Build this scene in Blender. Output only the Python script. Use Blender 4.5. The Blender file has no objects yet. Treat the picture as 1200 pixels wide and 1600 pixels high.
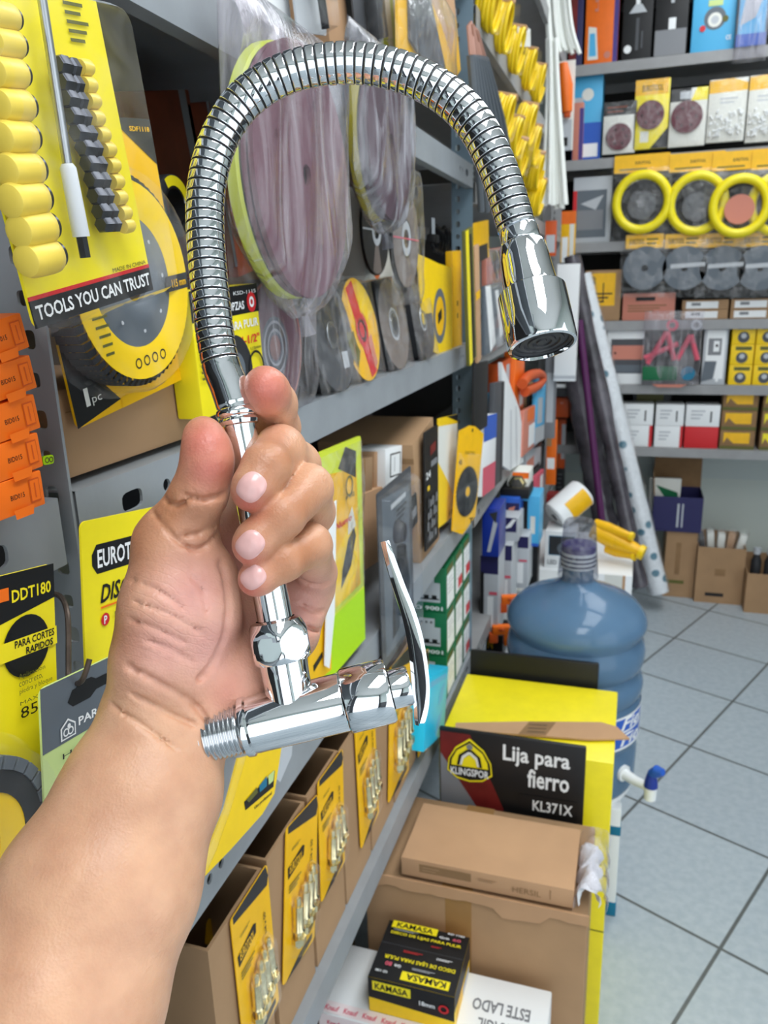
import bpy, bmesh, math, random
import numpy as np
from mathutils import Matrix, Vector
random.seed(7)
SC = bpy.context.scene
COL = SC.collection

# ------------------------------------------------------------------ camera
F = 1220.0
CAMH = 1.29
RW = np.array([[0.9540, 0.0570, -0.2960], [0.3000, -0.2720, 0.9140], [-0.0290, -0.9610, -0.2760]])
_h = lambda x: 449 - .03 * (x - 600)
_a = np.array([0, _h(600) - 800, F]); _b = np.array([1000., _h(1600) - 800, F])
_d = np.cross(_a, _b); _d /= np.linalg.norm(_d)
if _d[1] < 0: _d = -_d
_up = -_d
_Y = np.array([400., _h(1000) - 800, F]); _Y /= np.linalg.norm(_Y)
_X = np.cross(_Y, _up)
if _X[0] < 0: _X = -_X
RW = np.array([_X, _Y, _up])
ORG = np.array([0, 0, CAMH])
cd = bpy.data.cameras.new('camera'); cam = bpy.data.objects.new('camera', cd); COL.objects.link(cam)
cd.sensor_fit = 'VERTICAL'; cd.sensor_height = 36.0; cd.sensor_width = 27.0; cd.lens = F / 1600 * 36.0
cd.clip_start = .02; cd.clip_end = 100
cd.dof.use_dof = True; cd.dof.focus_distance = .325; cd.dof.aperture_fstop = cd.lens / 1.3
mw = Matrix.Identity(4)
for i in range(3):
    mw[i][0] = RW[i, 0]; mw[i][1] = -RW[i, 1]; mw[i][2] = -RW[i, 2]; mw[i][3] = ORG[i]
cam.matrix_world = mw
SC.camera = cam

# ------------------------------------------------------------------ world, lamps, exposure
wd = bpy.data.worlds.new('world'); SC.world = wd; wd.use_nodes = True
bg = wd.node_tree.nodes['Background']; bg.inputs[0].default_value = (.86, .93, 1.0, 1); bg.inputs[1].default_value = 2.0
SC.view_settings.view_transform = 'Standard'; SC.view_settings.look = 'None'
SC.view_settings.exposure = -0.02; SC.view_settings.gamma = 1.0; SC.view_settings.use_curve_mapping = False
def area_lamp(name, loc, sx, sy, power, rot=(0, 0, 0), col=(1, 1, 1)):
    l = bpy.data.lights.new(name, 'AREA'); l.shape = 'RECTANGLE'; l.size = sx; l.size_y = sy; l.energy = power; l.color = col
    o = bpy.data.objects.new(name, l); COL.objects.link(o); o.location = loc; o.rotation_euler = rot
    return o
LAMPS = [(.42, -.20, 2.66, 13), (.55, 1.35, 2.66, 8), (.55, 2.75, 2.66, 5)]
for (x, y, z, p) in LAMPS:
    area_lamp('ceiling_lamp_light', (x, y, z - .04), .62, 1.2, p, col=(.95, .98, 1.0))

# ------------------------------------------------------------------ pixel rays on real planes
def ray(px, py): return RW @ np.array([px - 600., py - 800., F]) / F
def onX(px, py, X): r = ray(px, py); return Vector(ORG + r * (X / r[0]))
def onY(px, py, Y): r = ray(px, py); return Vector(ORG + r * (Y / r[1]))
def onZ(px, py, Z): r = ray(px, py); return Vector(ORG + r * ((Z - CAMH) / r[2]))
def atD(px, py, d): return Vector(ORG + ray(px, py) * d)

# ------------------------------------------------------------------ materials
MATS = {}
def lin(c):
    return tuple(((v / 255) / 12.92 if v / 255 <= .04045 else (((v / 255) + .055) / 1.055) ** 2.4) for v in c)
def mat(name, rgb, rough=.5, metal=0., noise=0., nscale=40., bump=0., bscale=200., spec=.5, trans=0., alpha=1., coat=0., emit=0., ior=1.45, stretch=None):
    m = bpy.data.materials.new(name); m.use_nodes = True; nt = m.node_tree; N = nt.nodes; L = nt.links
    p = N['Principled BSDF']; c = lin(rgb) + (1,)
    p.inputs['Base Color'].default_value = c; p.inputs['Roughness'].default_value = rough; p.inputs['Metallic'].default_value = metal
    p.inputs['Specular IOR Level'].default_value = spec; p.inputs['Transmission Weight'].default_value = trans
    p.inputs['Coat Weight'].default_value = coat; p.inputs['IOR'].default_value = ior; p.inputs['Alpha'].default_value = alpha
    if emit: p.inputs['Emission Color'].default_value = c; p.inputs['Emission Strength'].default_value = emit
    tc = N.new('ShaderNodeTexCoord')
    src = tc.outputs['Object']
    if stretch:
        mp = N.new('ShaderNodeMapping'); mp.inputs['Scale'].default_value = stretch; L.new(src, mp.inputs[0]); src = mp.outputs[0]
    if noise:
        n = N.new('ShaderNodeTexNoise'); n.inputs['Scale'].default_value = nscale; n.inputs['Detail'].default_value = 6
        L.new(src, n.inputs['Vector'])
        r = N.new('ShaderNodeValToRGB'); r.color_ramp.elements[0].position = .3; r.color_ramp.elements[1].position = .7
        r.color_ramp.elements[0].color = tuple(max(0, v * (1 - noise)) for v in c[:3]) + (1,)
        r.color_ramp.elements[1].color = tuple(min(1, v * (1 + noise)) for v in c[:3]) + (1,)
        L.new(n.outputs[0], r.inputs[0]); L.new(r.outputs[0], p.inputs['Base Color'])
    if bump:
        n = N.new('ShaderNodeTexNoise'); n.inputs['Scale'].default_value = bscale; n.inputs['Detail'].default_value = 4
        L.new(src, n.inputs['Vector'])
        b = N.new('ShaderNodeBump'); b.inputs['Strength'].default_value = bump; b.inputs['Distance'].default_value = .002
        L.new(n.outputs[0], b.inputs['Height']); L.new(b.outputs[0], p.inputs['Normal'])
    MATS[name] = m
    return m
def plastic(name, tint=(255, 255, 255), haze=.06, bump=.5, bscale=60., gl=.12, fres=1.25, stretch=None):
    """thin clear film: mostly see-through, glossy by angle, a little milky"""
    m = bpy.data.materials.new(name); m.use_nodes = True; nt = m.node_tree; N = nt.nodes; L = nt.links
    N.clear(); out = N.new('ShaderNodeOutputMaterial')
    tr = N.new('ShaderNodeBsdfTransparent'); tr.inputs[0].default_value = lin(tint) + (1,)
    g = N.new('ShaderNodeBsdfGlossy'); g.inputs['Roughness'].default_value = gl; g.inputs[0].default_value = (1, 1, 1, 1)
    df = N.new('ShaderNodeBsdfDiffuse'); df.inputs[0].default_value = lin(tint) + (1,)
    fr = N.new('ShaderNodeFresnel'); geo = N.new('ShaderNodeNewGeometry'); io = N.new('ShaderNodeMix'); io.inputs[2].default_value = fres; io.inputs[3].default_value = 1 / fres; L.new(geo.outputs['Backfacing'], io.inputs[0]); L.new(io.outputs[0], fr.inputs[0])
    mx = N.new('ShaderNodeMixShader'); mx2 = N.new('ShaderNodeMixShader'); mx2.inputs[0].default_value = haze
    tc = N.new('ShaderNodeTexCoord'); n = N.new('ShaderNodeTexNoise'); n.inputs['Scale'].default_value = bscale; n.inputs['Detail'].default_value = 5
    n.inputs['Distortion'].default_value = 1.2
    src = tc.outputs['Object']
    if stretch:
        mp = N.new('ShaderNodeMapping'); mp.inputs['Scale'].default_value = stretch; L.new(src, mp.inputs[0]); src = mp.outputs[0]
    L.new(src, n.inputs['Vector'])
    b = N.new('ShaderNodeBump'); b.inputs['Strength'].default_value = bump; b.inputs['Distance'].default_value = .004
    L.new(n.outputs[0], b.inputs['Height']); L.new(b.outputs[0], g.inputs['Normal']); L.new(b.outputs[0], fr.inputs['Normal'])
    hr = N.new('ShaderNodeMapRange'); hr.inputs[1].default_value = .42; hr.inputs[2].default_value = .72; hr.inputs[3].default_value = haze * .45; hr.inputs[4].default_value = min(1, haze * 3.2); L.new(n.outputs[0], hr.inputs[0]); L.new(hr.outputs[0], mx2.inputs[0])
    L.new(tr.outputs[0], mx2.inputs[1]); L.new(df.outputs[0], mx2.inputs[2])
    L.new(fr.outputs[0], mx.inputs[0]); L.new(mx2.outputs[0], mx.inputs[1]); L.new(g.outputs[0], mx.inputs[2])
    L.new(mx.outputs[0], out.inputs[0]); MATS[name] = m
    return m
mat('yellow', (250, 208, 8), .38, noise=.05); mat('amber', (243, 186, 12), .4, noise=.06); mat('lemon', (245, 226, 32), .35, noise=.04)
mat('lime', (178, 226, 10), .35); mat('citron', (212, 226, 60), .3)
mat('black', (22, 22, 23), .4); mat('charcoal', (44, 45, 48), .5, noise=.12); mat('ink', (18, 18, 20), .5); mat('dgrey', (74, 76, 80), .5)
mat('grey', (128, 130, 134), .5); mat('lgrey', (186, 190, 194), .5); mat('white', (238, 240, 240), .45); mat('offwhite', (226, 226, 218), .5)
mat('orange', (240, 112, 22), .45, noise=.05); mat('dorange', (206, 84, 26), .5); mat('red', (206, 34, 40), .45); mat('dred', (112, 28, 26), .5, noise=.35, nscale=20)
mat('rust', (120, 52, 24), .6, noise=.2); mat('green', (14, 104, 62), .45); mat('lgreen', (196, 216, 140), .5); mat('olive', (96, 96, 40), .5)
mat('blue', (40, 92, 190), .45); mat('sky', (80, 176, 222), .45); mat('cyan', (18, 190, 228), .4); mat('navy', (36, 34, 84), .45); mat('royal', (28, 54, 150), .3)
mat('violet', (74, 60, 132), .45); mat('purple', (88, 34, 84), .5); mat('pink', (214, 90, 110), .5); mat('salmon', (206, 130, 110), .5)
mat('teal', (0, 112, 146), .4); mat('maroon', (126, 84, 94), .85, noise=.1, nscale=300, bump=.4, bscale=1500); mat('maroon_dark', (104, 62, 70), .85, noise=.1, nscale=300)
mat('card', (166, 132, 97), .8, noise=.07, nscale=14, bump=.12, bscale=80); mat('card_light', (188, 148, 111), .8, noise=.06, nscale=14)
mat('card_dark', (142, 110, 76), .85, noise=.1, nscale=20); mat('tape', (160, 122, 76), .25, noise=.05)
mat('slate', (96, 104, 112), .5); mat('abrasive', (70, 66, 66), .9, noise=.25, nscale=700, bump=.6, bscale=2500); mat('abrasive_brown', (128, 116, 108), .9, noise=.2, nscale=700, bump=.6, bscale=2500)
mat('abrasive_black', (36, 37, 40), .9, noise=.3, nscale=700, bump=.6, bscale=2500)
mat('steel_paint', (143, 148, 152), .45, noise=.07, nscale=25, bump=.05); mat('steel_blue', (112, 132, 144), .45, noise=.07, nscale=25, bump=.05)
mat('steel_grey', (150, 150, 150), .5, noise=.06, nscale=25); mat('scratch', (96, 84, 76), .7)
mat('chrome', (232, 234, 236), .045, 1.0); mat('chrome_soft', (214, 216, 218), .16, 1.0); mat('steel', (176, 180, 184), .3, 1.0); mat('gunmetal', (64, 66, 72), .28, .9)
mat('brass', (226, 214, 172), .22, 1.0, noise=.15, nscale=150); mat('wire', (92, 80, 72), .5, .6, noise=.3, nscale=100)
mat('rubber', (28, 28, 29), .6); mat('cable_yellow', (240, 204, 16), .4); mat('pvc_white', (242, 244, 238), .4)
mat('copper_wire', (176, 132, 116), .5); mat('greycable', (92, 98, 104), .5)
mat('yellow_plastic', (232, 204, 84), .38, noise=.05, nscale=60)
plastic('clear', haze=.05, bump=.55, bscale=45., gl=.1, fres=1.3); plastic('blister', haze=.03, bump=.1, bscale=25., gl=.05, fres=1.14)
plastic('milky', (236, 232, 236), haze=.22, bump=.8, bscale=40., gl=.2, fres=1.3); plastic('bag_streak', (240, 238, 242), haze=.11, bump=.9, bscale=30., gl=.16, fres=1.32, stretch=(2.2, 1, .25))
plastic('smoke', (206, 206, 212), haze=.18, bump=.8, bscale=30., gl=.2, fres=1.35, stretch=(2, 1, .4)); plastic('cup', (206, 208, 214), haze=.09, bump=.02, gl=.2)
mat('label_print', (208, 212, 216), .5)

# ------------------------------------------------------------------ mesh builder
TXT = {}
def text_geo(s, bold=True, italic=False):
    k = (s, bold, italic)
    if k not in TXT:
        cu = bpy.data.curves.new('t', 'FONT'); cu.body = s; cu.resolution_u = 2; cu.fill_mode = 'FRONT'
        if bold: cu.offset = .022
        if italic: cu.shear = .3
        o = bpy.data.objects.new('t', cu); COL.objects.link(o)
        dg = bpy.context.evaluated_depsgraph_get(); me = o.evaluated_get(dg).to_mesh()
        v = np.array([(p.co.x, p.co.y) for p in me.vertices]) if len(me.vertices) else np.zeros((0, 2))
        fs = [tuple(p.vertices) for p in me.polygons]
        o.evaluated_get(dg).to_mesh_clear(); bpy.data.objects.remove(o); bpy.data.curves.remove(cu)
        if len(v):
            mn = v.min(0); mxx = v.max(0); v = (v - mn) / np.maximum(mxx - mn, 1e-6)
        TXT[k] = (v, fs)
    return TXT[k]
class MB:
    def __init__(self): self.v = []; self.f = []; self.m = []; self.s = []; self.M = Matrix.Identity(4)
    def add(self, vs, fs, m, smooth=False):
        b = len(self.v); M = self.M
        self.v += [tuple(M @ Vector(p)) for p in vs]
        self.f += [tuple(b + i for i in f) for f in fs]; self.m += [m] * len(fs); self.s += [smooth] * len(fs)
        return self
    def at(self, M): self.M = M; return self
    def box(self, x0, x1, y0, y1, z0, z1, m, b=0.):
        """box, chamfered by b"""
        if b <= 0:
            vs = [(x, y, z) for x in (x0, x1) for y in (y0, y1) for z in (z0, z1)]
            return self.add(vs, [(0, 1, 3, 2), (4, 6, 7, 5), (0, 4, 5, 1), (2, 3, 7, 6), (0, 2, 6, 4), (1, 5, 7, 3)], m)
        bm = bmesh.new(); bmesh.ops.create_cube(bm, size=1)
        for q in bm.verts: q.co = ((x0 + x1) / 2 + q.co.x * (x1 - x0), (y0 + y1) / 2 + q.co.y * (y1 - y0), (z0 + z1) / 2 + q.co.z * (z1 - z0))
        bmesh.ops.bevel(bm, geom=bm.edges[:], offset=b, segments=2, affect='EDGES', profile=.6)
        bm.verts.index_update()
        self.add([tuple(q.co) for q in bm.verts], [tuple(q.index for q in f.verts) for f in bm.faces], m); bm.free(); return self
    def prism(self, pts, y0, y1, m, ms=None):
        """polygon in x,z (counter-clockwise seen from -y), front at y0, back at y1"""
        n = len(pts); ms = ms or m
        self.add([(p[0], y0, p[1]) for p in pts], [tuple(range(n))], m)
        self.add([(p[0], y1, p[1]) for p in pts], [tuple(range(n))[::-1]], ms)
        vs = [(p[0], y0, p[1]) for p in pts] + [(p[0], y1, p[1]) for p in pts]
        return self.add(vs, [(i, n + i, n + (i + 1) % n, (i + 1) % n) for i in range(n)], ms)
    def poly(self, pts, y, m): return self.add([(p[0], y, p[1]) for p in pts], [tuple(range(len(pts)))], m)
    def ring(self, cx, cz, r0, r1, y, m, n=32, rz=1.0, a0=0., a1=math.tau):
        vs = []; fs = []
        for i in range(n + 1):
            a = a0 + (a1 - a0) * i / n
            vs += [(cx + r0 * math.cos(a), y, cz + r0 * rz * math.sin(a)), (cx + r1 * math.cos(a), y, cz + r1 * rz * math.sin(a))]
        for i in range(n): fs.append((2 * i, 2 * i + 1, 2 * i + 3, 2 * i + 2))
        return self.add(vs, fs, m)
    def disc(self, cx, cz, r, y, m, n=28, rz=1.0): return self.poly([(cx + r * math.cos(math.tau * i / n), cz + r * rz * math.sin(math.tau * i / n)) for i in range(n)], y, m)
    def lathe(self, prof, m, n=32, axis='y', cx=0., cy=0., cz=0., smooth=True, cap=False):
        """profile of (radius, height along axis)"""
        vs = []; fs = []; k = len(prof)
        for i in range(n):
            a = math.tau * i / n; c, s = math.cos(a), math.sin(a)
            for r, h in prof:
                if axis == 'z': vs.append((cx + r * c, cy + r * s, cz + h))
                elif axis == 'y': vs.append((cx + r * c, cy + h, cz + r * s))
                else: vs.append((cx + h, cy + r * c, cz + r * s))
        for i in range(n):
            j = (i + 1) % n
            for t in range(k - 1): fs.append((i * k + t, j * k + t, j * k + t + 1, i * k + t + 1))
        if cap:
            fs.append(tuple(i * k for i in range(n))); fs.append(tuple(i * k + k - 1 for i in range(n))[::-1])
        return self.add(vs, fs, m, smooth)
    def tube(self, path, r, m, n=10, cap=True, smooth=True, closed=False):
        P = [Vector(p) for p in path]; k = len(P); vs = []; fs = []
        rr = r if hasattr(r, '__len__') else [r] * k
        t0 = (P[1] - P[0]).normalized(); u = t0.orthogonal().normalized()
        for i in range(k):
            t = (P[min(i + 1, k - 1)] - P[max(i - 1, 0)]) if not closed else (P[(i + 1) % k] - P[i - 1])
            t.normalize(); u = (u - t * u.dot(t)).normalized(); w = t.cross(u)
            for j in range(n):
                a = math.tau * j / n; vs.append(tuple(P[i] + (u * math.cos(a) + w * math.sin(a)) * rr[i]))
        for i in range(k if closed else k - 1):
            i2 = (i + 1) % k
            for j in range(n): fs.append((i * n + j, i * n + (j + 1) % n, i2 * n + (j + 1) % n, i2 * n + j))
        self.add(vs, fs, m, smooth)
        if cap and not closed:
            b = len(self.v) - k * n
            self.f += [tuple(b + j for j in range(n))[::-1], tuple(b + (k - 1) * n + j for j in range(n))]; self.m += [m, m]; self.s += [False, False]
        return self
    def text(self, x0, z0, x1, z1, s, y, m, bold=True, rot=0, italic=False):
        v, fs = text_geo(s, bold, italic)
        vs = []
        for a, b in v:
            if rot == 90: a, b = 1 - b, a
            elif rot == 180: a, b = 1 - a, 1 - b
            elif rot == 270: a, b = b, 1 - a
            vs.append((x0 + a * (x1 - x0), y, z0 + b * (z1 - z0)))
        return self.add(vs, fs, m)
    def grid(self, fn, nu, nv, m, smooth=True):
        vs = [fn(i / nu, j / nv) for i in range(nu + 1) for j in range(nv + 1)]
        return self.add(vs, [(i * (nv + 1) + j, (i + 1) * (nv + 1) + j, (i + 1) * (nv + 1) + j + 1, i * (nv + 1) + j + 1) for i in range(nu) for j in range(nv)], m, smooth)
    def build(self, name, parent=None, label=None):
        me = bpy.data.meshes.new(name); me.from_pydata(self.v, [], self.f)
        ms = []
        for x in self.m:
            if x not in ms: ms.append(x)
        for x in ms: me.materials.append(MATS[x])
        ix = {x: i for i, x in enumerate(ms)}
        me.polygons.foreach_set('material_index', [ix[x] for x in self.m]); me.polygons.foreach_set('use_smooth', self.s)
        me.update(); me.set_sharp_from_angle(angle=math.radians(38)); o = bpy.data.objects.new(name, me); COL.objects.link(o)
        if parent: o.parent = parent
        if label: o['label'] = label
        return o
def tag(o, label, cat, group=None, kind=None):
    o['label'] = label; o['category'] = cat
    if group: o['group'] = group
    if kind: o['kind'] = kind
    return o
def thing(name, label, cat, loc=(0, 0, 0), rot=(0, 0, 0), group=None):
    o = bpy.data.objects.new(name, None); COL.objects.link(o); o.empty_display_size = .02
    o.location = loc; o.rotation_euler = rot
    return tag(o, label, cat, group)
def struct(name, mb): o = mb.build(name); o['kind'] = 'structure'; return o
def copy_tree(o, parent=None):
    c = o.copy(); COL.objects.link(c)
    if parent: c.parent = parent
    for ch in list(o.children): copy_tree(ch, c)
    return c
def again(src, label, loc, rot=None, group=None, scale=None):
    c = copy_tree(src); c['label'] = label; c.location = loc
    if rot is not None: c.rotation_euler = rot
    if group: c['group'] = group
    if scale: c.scale = scale
    return c
def perforated(mb, fn, L, W, holes, m, th=.002, full=None):
    """strip of length L (first axis) and width W: each hole = (pos, offset, rx, ry); fn(a,b,c) maps along, across, depth"""
    xs = []; holes = sorted(holes); prev = 0.
    def q(pts, flip=False): mb.add([fn(*p) for p in pts], [tuple(range(len(pts)))[::-1] if flip else tuple(range(len(pts)))], m)
    for i, (p, off, rx, ry) in enumerate(holes):
        a0, a1 = p - rx - .004, p + rx + .004
        if a0 > prev:
            for d in (0, th): q([(prev, 0, d), (a0, 0, d), (a0, W, d), (prev, W, d)], d > 0)
        oc = [(a0, 0), ((a0 + a1) / 2, 0), (a1, 0), (a1, off), (a1, W), ((a0 + a1) / 2, W), (a0, W), (a0, off)]
        ic = []
        for k in range(16):
            an = math.radians(-135 + 22.5 * k); e = 2. if rx == ry else 3.5
            c, s = math.cos(an), math.sin(an)
            ic.append((p + rx * math.copysign(abs(c) ** (2 / e), c), off + ry * math.copysign(abs(s) ** (2 / e), s)))
        for d in (0, th):
            for k in range(8):
                k2 = (k + 1) % 8
                q([(*oc[k], d), (*oc[k2], d), (*ic[(2 * k + 2) % 16], d), (*ic[2 * k + 1], d), (*ic[2 * k], d)], d > 0)
        for k in range(16):
            k2 = (k + 1) % 16; q([(*ic[k], 0), (*ic[k2], 0), (*ic[k2], th), (*ic[k], th)], True)
        prev = a1
    for d in (0, th): q([(prev, 0, d), (L, 0, d), (L, W, d), (prev, W, d)], d > 0)
    q([(0, 0, 0), (L, 0, 0), (L, 0, th), (0, 0, th)], True); q([(0, W, 0), (L, W, 0), (L, W, th), (0, W, th)])
def crom(pts, n=8):
    P = [Vector(p) for p in pts]; out = []
    for i in range(len(P) - 1):
        a = P[max(i - 1, 0)]; b = P[i]; c = P[i + 1]; d = P[min(i + 2, len(P) - 1)]
        for k in range(n):
            t = k / n
            out.append(.5 * ((2 * b) + (c - a) * t + (2 * a - 5 * b + 4 * c - d) * t * t + (3 * b - a - 3 * c + d) * t ** 3))
    out.append(P[-1]); return out
def resample(P, step):
    d = [0.]
    for i in range(1, len(P)): d.append(d[-1] + (P[i] - P[i - 1]).length)
    n = max(2, int(round(d[-1] / step))); out = []; j = 0
    for i in range(n + 1):
        s = d[-1] * i / n
        while j < len(d) - 2 and d[j + 1] < s: j += 1
        t = (s - d[j]) / max(d[j + 1] - d[j], 1e-9); out.append(P[j].lerp(P[j + 1], min(max(t, 0), 1)))
    return out
# ================================================================== THE ROOM
def tilemat():
    m = bpy.data.materials.new('floor_tiles'); m.use_nodes = True; nt = m.node_tree; N = nt.nodes; L = nt.links; p = N['Principled BSDF']
    tc = N.new('ShaderNodeTexCoord'); mp = N.new('ShaderNodeMapping'); mp.vector_type = 'TEXTURE'
    mp.inputs['Location'].default_value = (.2135, 2.129, 0); mp.inputs['Rotation'].default_value = (0, 0, math.radians(-25.4)); mp.inputs['Scale'].default_value = (.3295, .3295, 1)
    L.new(tc.outputs['Object'], mp.inputs[0])
    br = N.new('ShaderNodeTexBrick'); br.offset = 0; br.inputs['Scale'].default_value = 1; br.inputs['Mortar Size'].default_value = .012
    br.inputs['Brick Width'].default_value = 1; br.inputs['Row Height'].default_value = 1; br.inputs['Mortar Smooth'].default_value = .2
    br.inputs['Color1'].default_value = lin((174, 184, 190)) + (1,); br.inputs['Color2'].default_value = lin((179, 189, 194)) + (1,); br.inputs['Mortar'].default_value = lin((92, 96, 94)) + (1,)
    L.new(mp.outputs[0], br.inputs['Vector'])
    n = N.new('ShaderNodeTexNoise'); n.inputs['Scale'].default_value = 55; n.inputs['Detail'].default_value = 5; L.new(tc.outputs['Object'], n.inputs['Vector'])
    r = N.new('ShaderNodeValToRGB'); r.color_ramp.elements[0].position = .35; r.color_ramp.elements[1].position = .65
    r.color_ramp.elements[0].color = (.86, .88, .9, 1); r.color_ramp.elements[1].color = (1, 1, 1, 1); L.new(n.outputs[0], r.inputs[0])
    mx = N.new('ShaderNodeMix'); mx.data_type = 'RGBA'; mx.blend_type = 'MULTIPLY'; mx.inputs[0].default_value = 1
    L.new(br.outputs['Color'], mx.inputs[6]); L.new(r.outputs[0], mx.inputs[7]); L.new(mx.outputs[2], p.inputs['Base Color'])
    p.inputs['Roughness'].default_value = .32
    b = N.new('ShaderNodeBump'); b.inputs['Strength'].default_value = .4; b.inputs['Distance'].default_value = .002; b.invert = True
    L.new(br.outputs['Fac'], b.inputs['Height']); L.new(b.outputs[0], p.inputs['Normal'])
    MATS['floor_tiles'] = m
tilemat()
mat('wall_paint', (214, 222, 214), .8, noise=.03, nscale=4, bump=.08, bscale=60); mat('wall_upper', (206, 216, 212), .85, noise=.03, nscale=4)
mat('shade_backing', (40, 38, 37), .8, noise=.1); mat('wall_dark_reflect', (74, 76, 80), .5)  # dark tones added for the shaded rack backs and the chrome's dark reflections
mat('ceiling_paint', (222, 222, 218), .9)
struct('floor', MB().box(-.95, 2.2, -2.6, 3.75, -.05, 0, 'floor_tiles'))
struct('ceiling', MB().box(-.95, 2.2, -2.6, 3.75, 2.72, 2.78, 'ceiling_paint'))
struct('wall_left', MB().box(-.95, -.9, -2.6, 3.75, 0, 2.72, 'wall_upper'))
w = MB().box(-.9, 2.2, 3.62, 3.67, 0, .44, 'wall_paint'); w.box(-.9, 2.2, 3.62, 3.67, .44, 2.72, 'wall_upper'); struct('wall_back', w)
w = MB().box(2.15, 2.2, -2.6, -1.7, 1.0, 2.72, 'wall_upper').box(2.15, 2.2, .7, 3.62, 1.0, 2.72, 'wall_upper').box(2.15, 2.2, -2.6, -1.7, 0, 1.0, 'wall_dark_reflect').box(2.15, 2.2, .7, 3.62, 0, 1.0, 'wall_dark_reflect').box(2.15, 2.2, -1.7, .7, 2.3, 2.72, 'wall_upper'); struct('wall_right', w)
w = MB().box(-.9, -.35, -2.6, -2.55, 0, 2.72, 'wall_dark_reflect').box(2.0, 2.15, -2.6, -2.55, 0, 2.72, 'wall_dark_reflect').box(-.35, 2.0, -2.6, -2.55, 2.4, 2.72, 'wall_upper'); struct('wall_front', w)  # unseen dark wall stretches, added to darken the chrome's reflections
mat('tube_glow', (245, 250, 255), .4, emit=5.)
for i, (x, y, z, p) in enumerate(LAMPS):
    t = thing('ceiling_lamp', ['flat panel ceiling lamp above the photographer', 'flat panel ceiling lamp over the middle of the aisle', 'flat panel ceiling lamp by the back shelves'][i], 'lamp', (x, y, z), group='ceiling lamps along the aisle')
    MB().box(-.34, .34, -.64, .64, .0, .06, 'white', .008).build('housing', t); MB().box(-.31, .31, -.60, .60, -.008, .004, 'tube_glow').build('diffuser', t)

# ---------------------------------------------------------------- steel racks
XS = -.29
LEV = [.242, .557, .874, 1.187, 1.491, 1.80]
def rack(label, y0, y1, xf, xb, levels, mlip, mpost, axis='x', lip=.036, holes=True, ends=(0, 1), mnear=None, zback=0.):
    """angle-iron rack along the y axis with its open front at x=xf (or along x with its front at y=xf)"""
    t = thing('steel_shelving_rack', label, 'shelving', (0, 0, 0), group='grey steel shelving racks')
    Tm = Matrix.Identity(4) if axis == 'x' else Matrix(((0, 1, 0, 0), (1, 0, 0, 0), (0, 0, 1, 0), (0, 0, 0, 1)))
    s = 1 if xf > xb else -1
    for z in levels:
        m = MB().at(Tm)
        m.box(min(xf - s * .002, xb), max(xf - s * .002, xb), y0, y1, z - .0015, z, mlip)
        L = y1 - y0
        hs = []
        if holes: hs = [(.05, lip * .5, .0105, .006), (.088, lip * .5, .0042, .0042), (.106, lip * .5, .0042, .0042), (L - .106, lip * .5, .0042, .0042), (L - .088, lip * .5, .0042, .0042), (L - .05, lip * .5, .0105, .006)]
        perforated(m, lambda a, b, c: (xf - s * c, y0 + a, z - lip + b), L, lip, hs, mlip)
        m.box(min(xf - s * .014, xf), max(xf - s * .014, xf), y0, y1, z - lip - .0015, z - lip, mlip)
        m.box(min(xb, xb + s * .002), max(xb, xb + s * .002), y0, y1, z - lip, z, mlip)
        m.build('shelf', t)
    zt = levels[-1] + .36 if levels[-1] < 2.2 else levels[-1] + .02
    for (px, sx) in ((xf - s * .001, -s), (xb, s)):
        for e in ends:
            py, sy = ((y0 - .003, 1), (y1 + .003, -1))[e]; mpost_ = mnear if (mnear and e == 0) else mpost
            m = MB().at(Tm)
            ho_ = .012 if (mnear and e == 0) else .027; hs = [(.03 + .021 * i, ho_, .0050 if i % 2 else .004, .0042 if i % 2 else .0034) for i in range(int((zt - .06) / .021))]
            perforated(m, lambda a, b, c: (px + sx * b, py + sy * c, a), zt, .038, hs, mpost_)
            xx = px + sx * .038
            m.box(min(xx, xx - sx * .002), max(xx, xx - sx * .002), min(py, py + .038), max(py, py + .038), 0, zt, mpost_)
            m.build('post', t)
    m = MB().at(Tm); m.box(min(xb - s * .004, xb - s * .007), max(xb - s * .004, xb - s * .007), y0, y1, zback, zt, 'shade_backing'); m.build('shade_panel', t, 'added dark sheet standing in for the shade behind the goods')  # dark sheet added in place of the shade inside the rack
    return t
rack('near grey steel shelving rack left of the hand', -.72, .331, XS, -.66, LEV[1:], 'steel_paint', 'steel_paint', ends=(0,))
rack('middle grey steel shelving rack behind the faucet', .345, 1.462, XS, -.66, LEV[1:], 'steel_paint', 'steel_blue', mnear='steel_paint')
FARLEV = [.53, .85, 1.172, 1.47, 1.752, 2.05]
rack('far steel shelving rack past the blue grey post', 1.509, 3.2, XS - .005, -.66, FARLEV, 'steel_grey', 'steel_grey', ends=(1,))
YB = 3.25
BLEV = [z + CAMH for z in (-.648, -.398, -.152, .142, .437, .755, 1.04)]
rack('wide steel shelving rack across the back wall', -.37, 1.9, YB, 3.6, BLEV, 'steel_grey', 'steel_grey', axis='y', holes=False, lip=.034, zback=BLEV[0] - .03)
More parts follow.
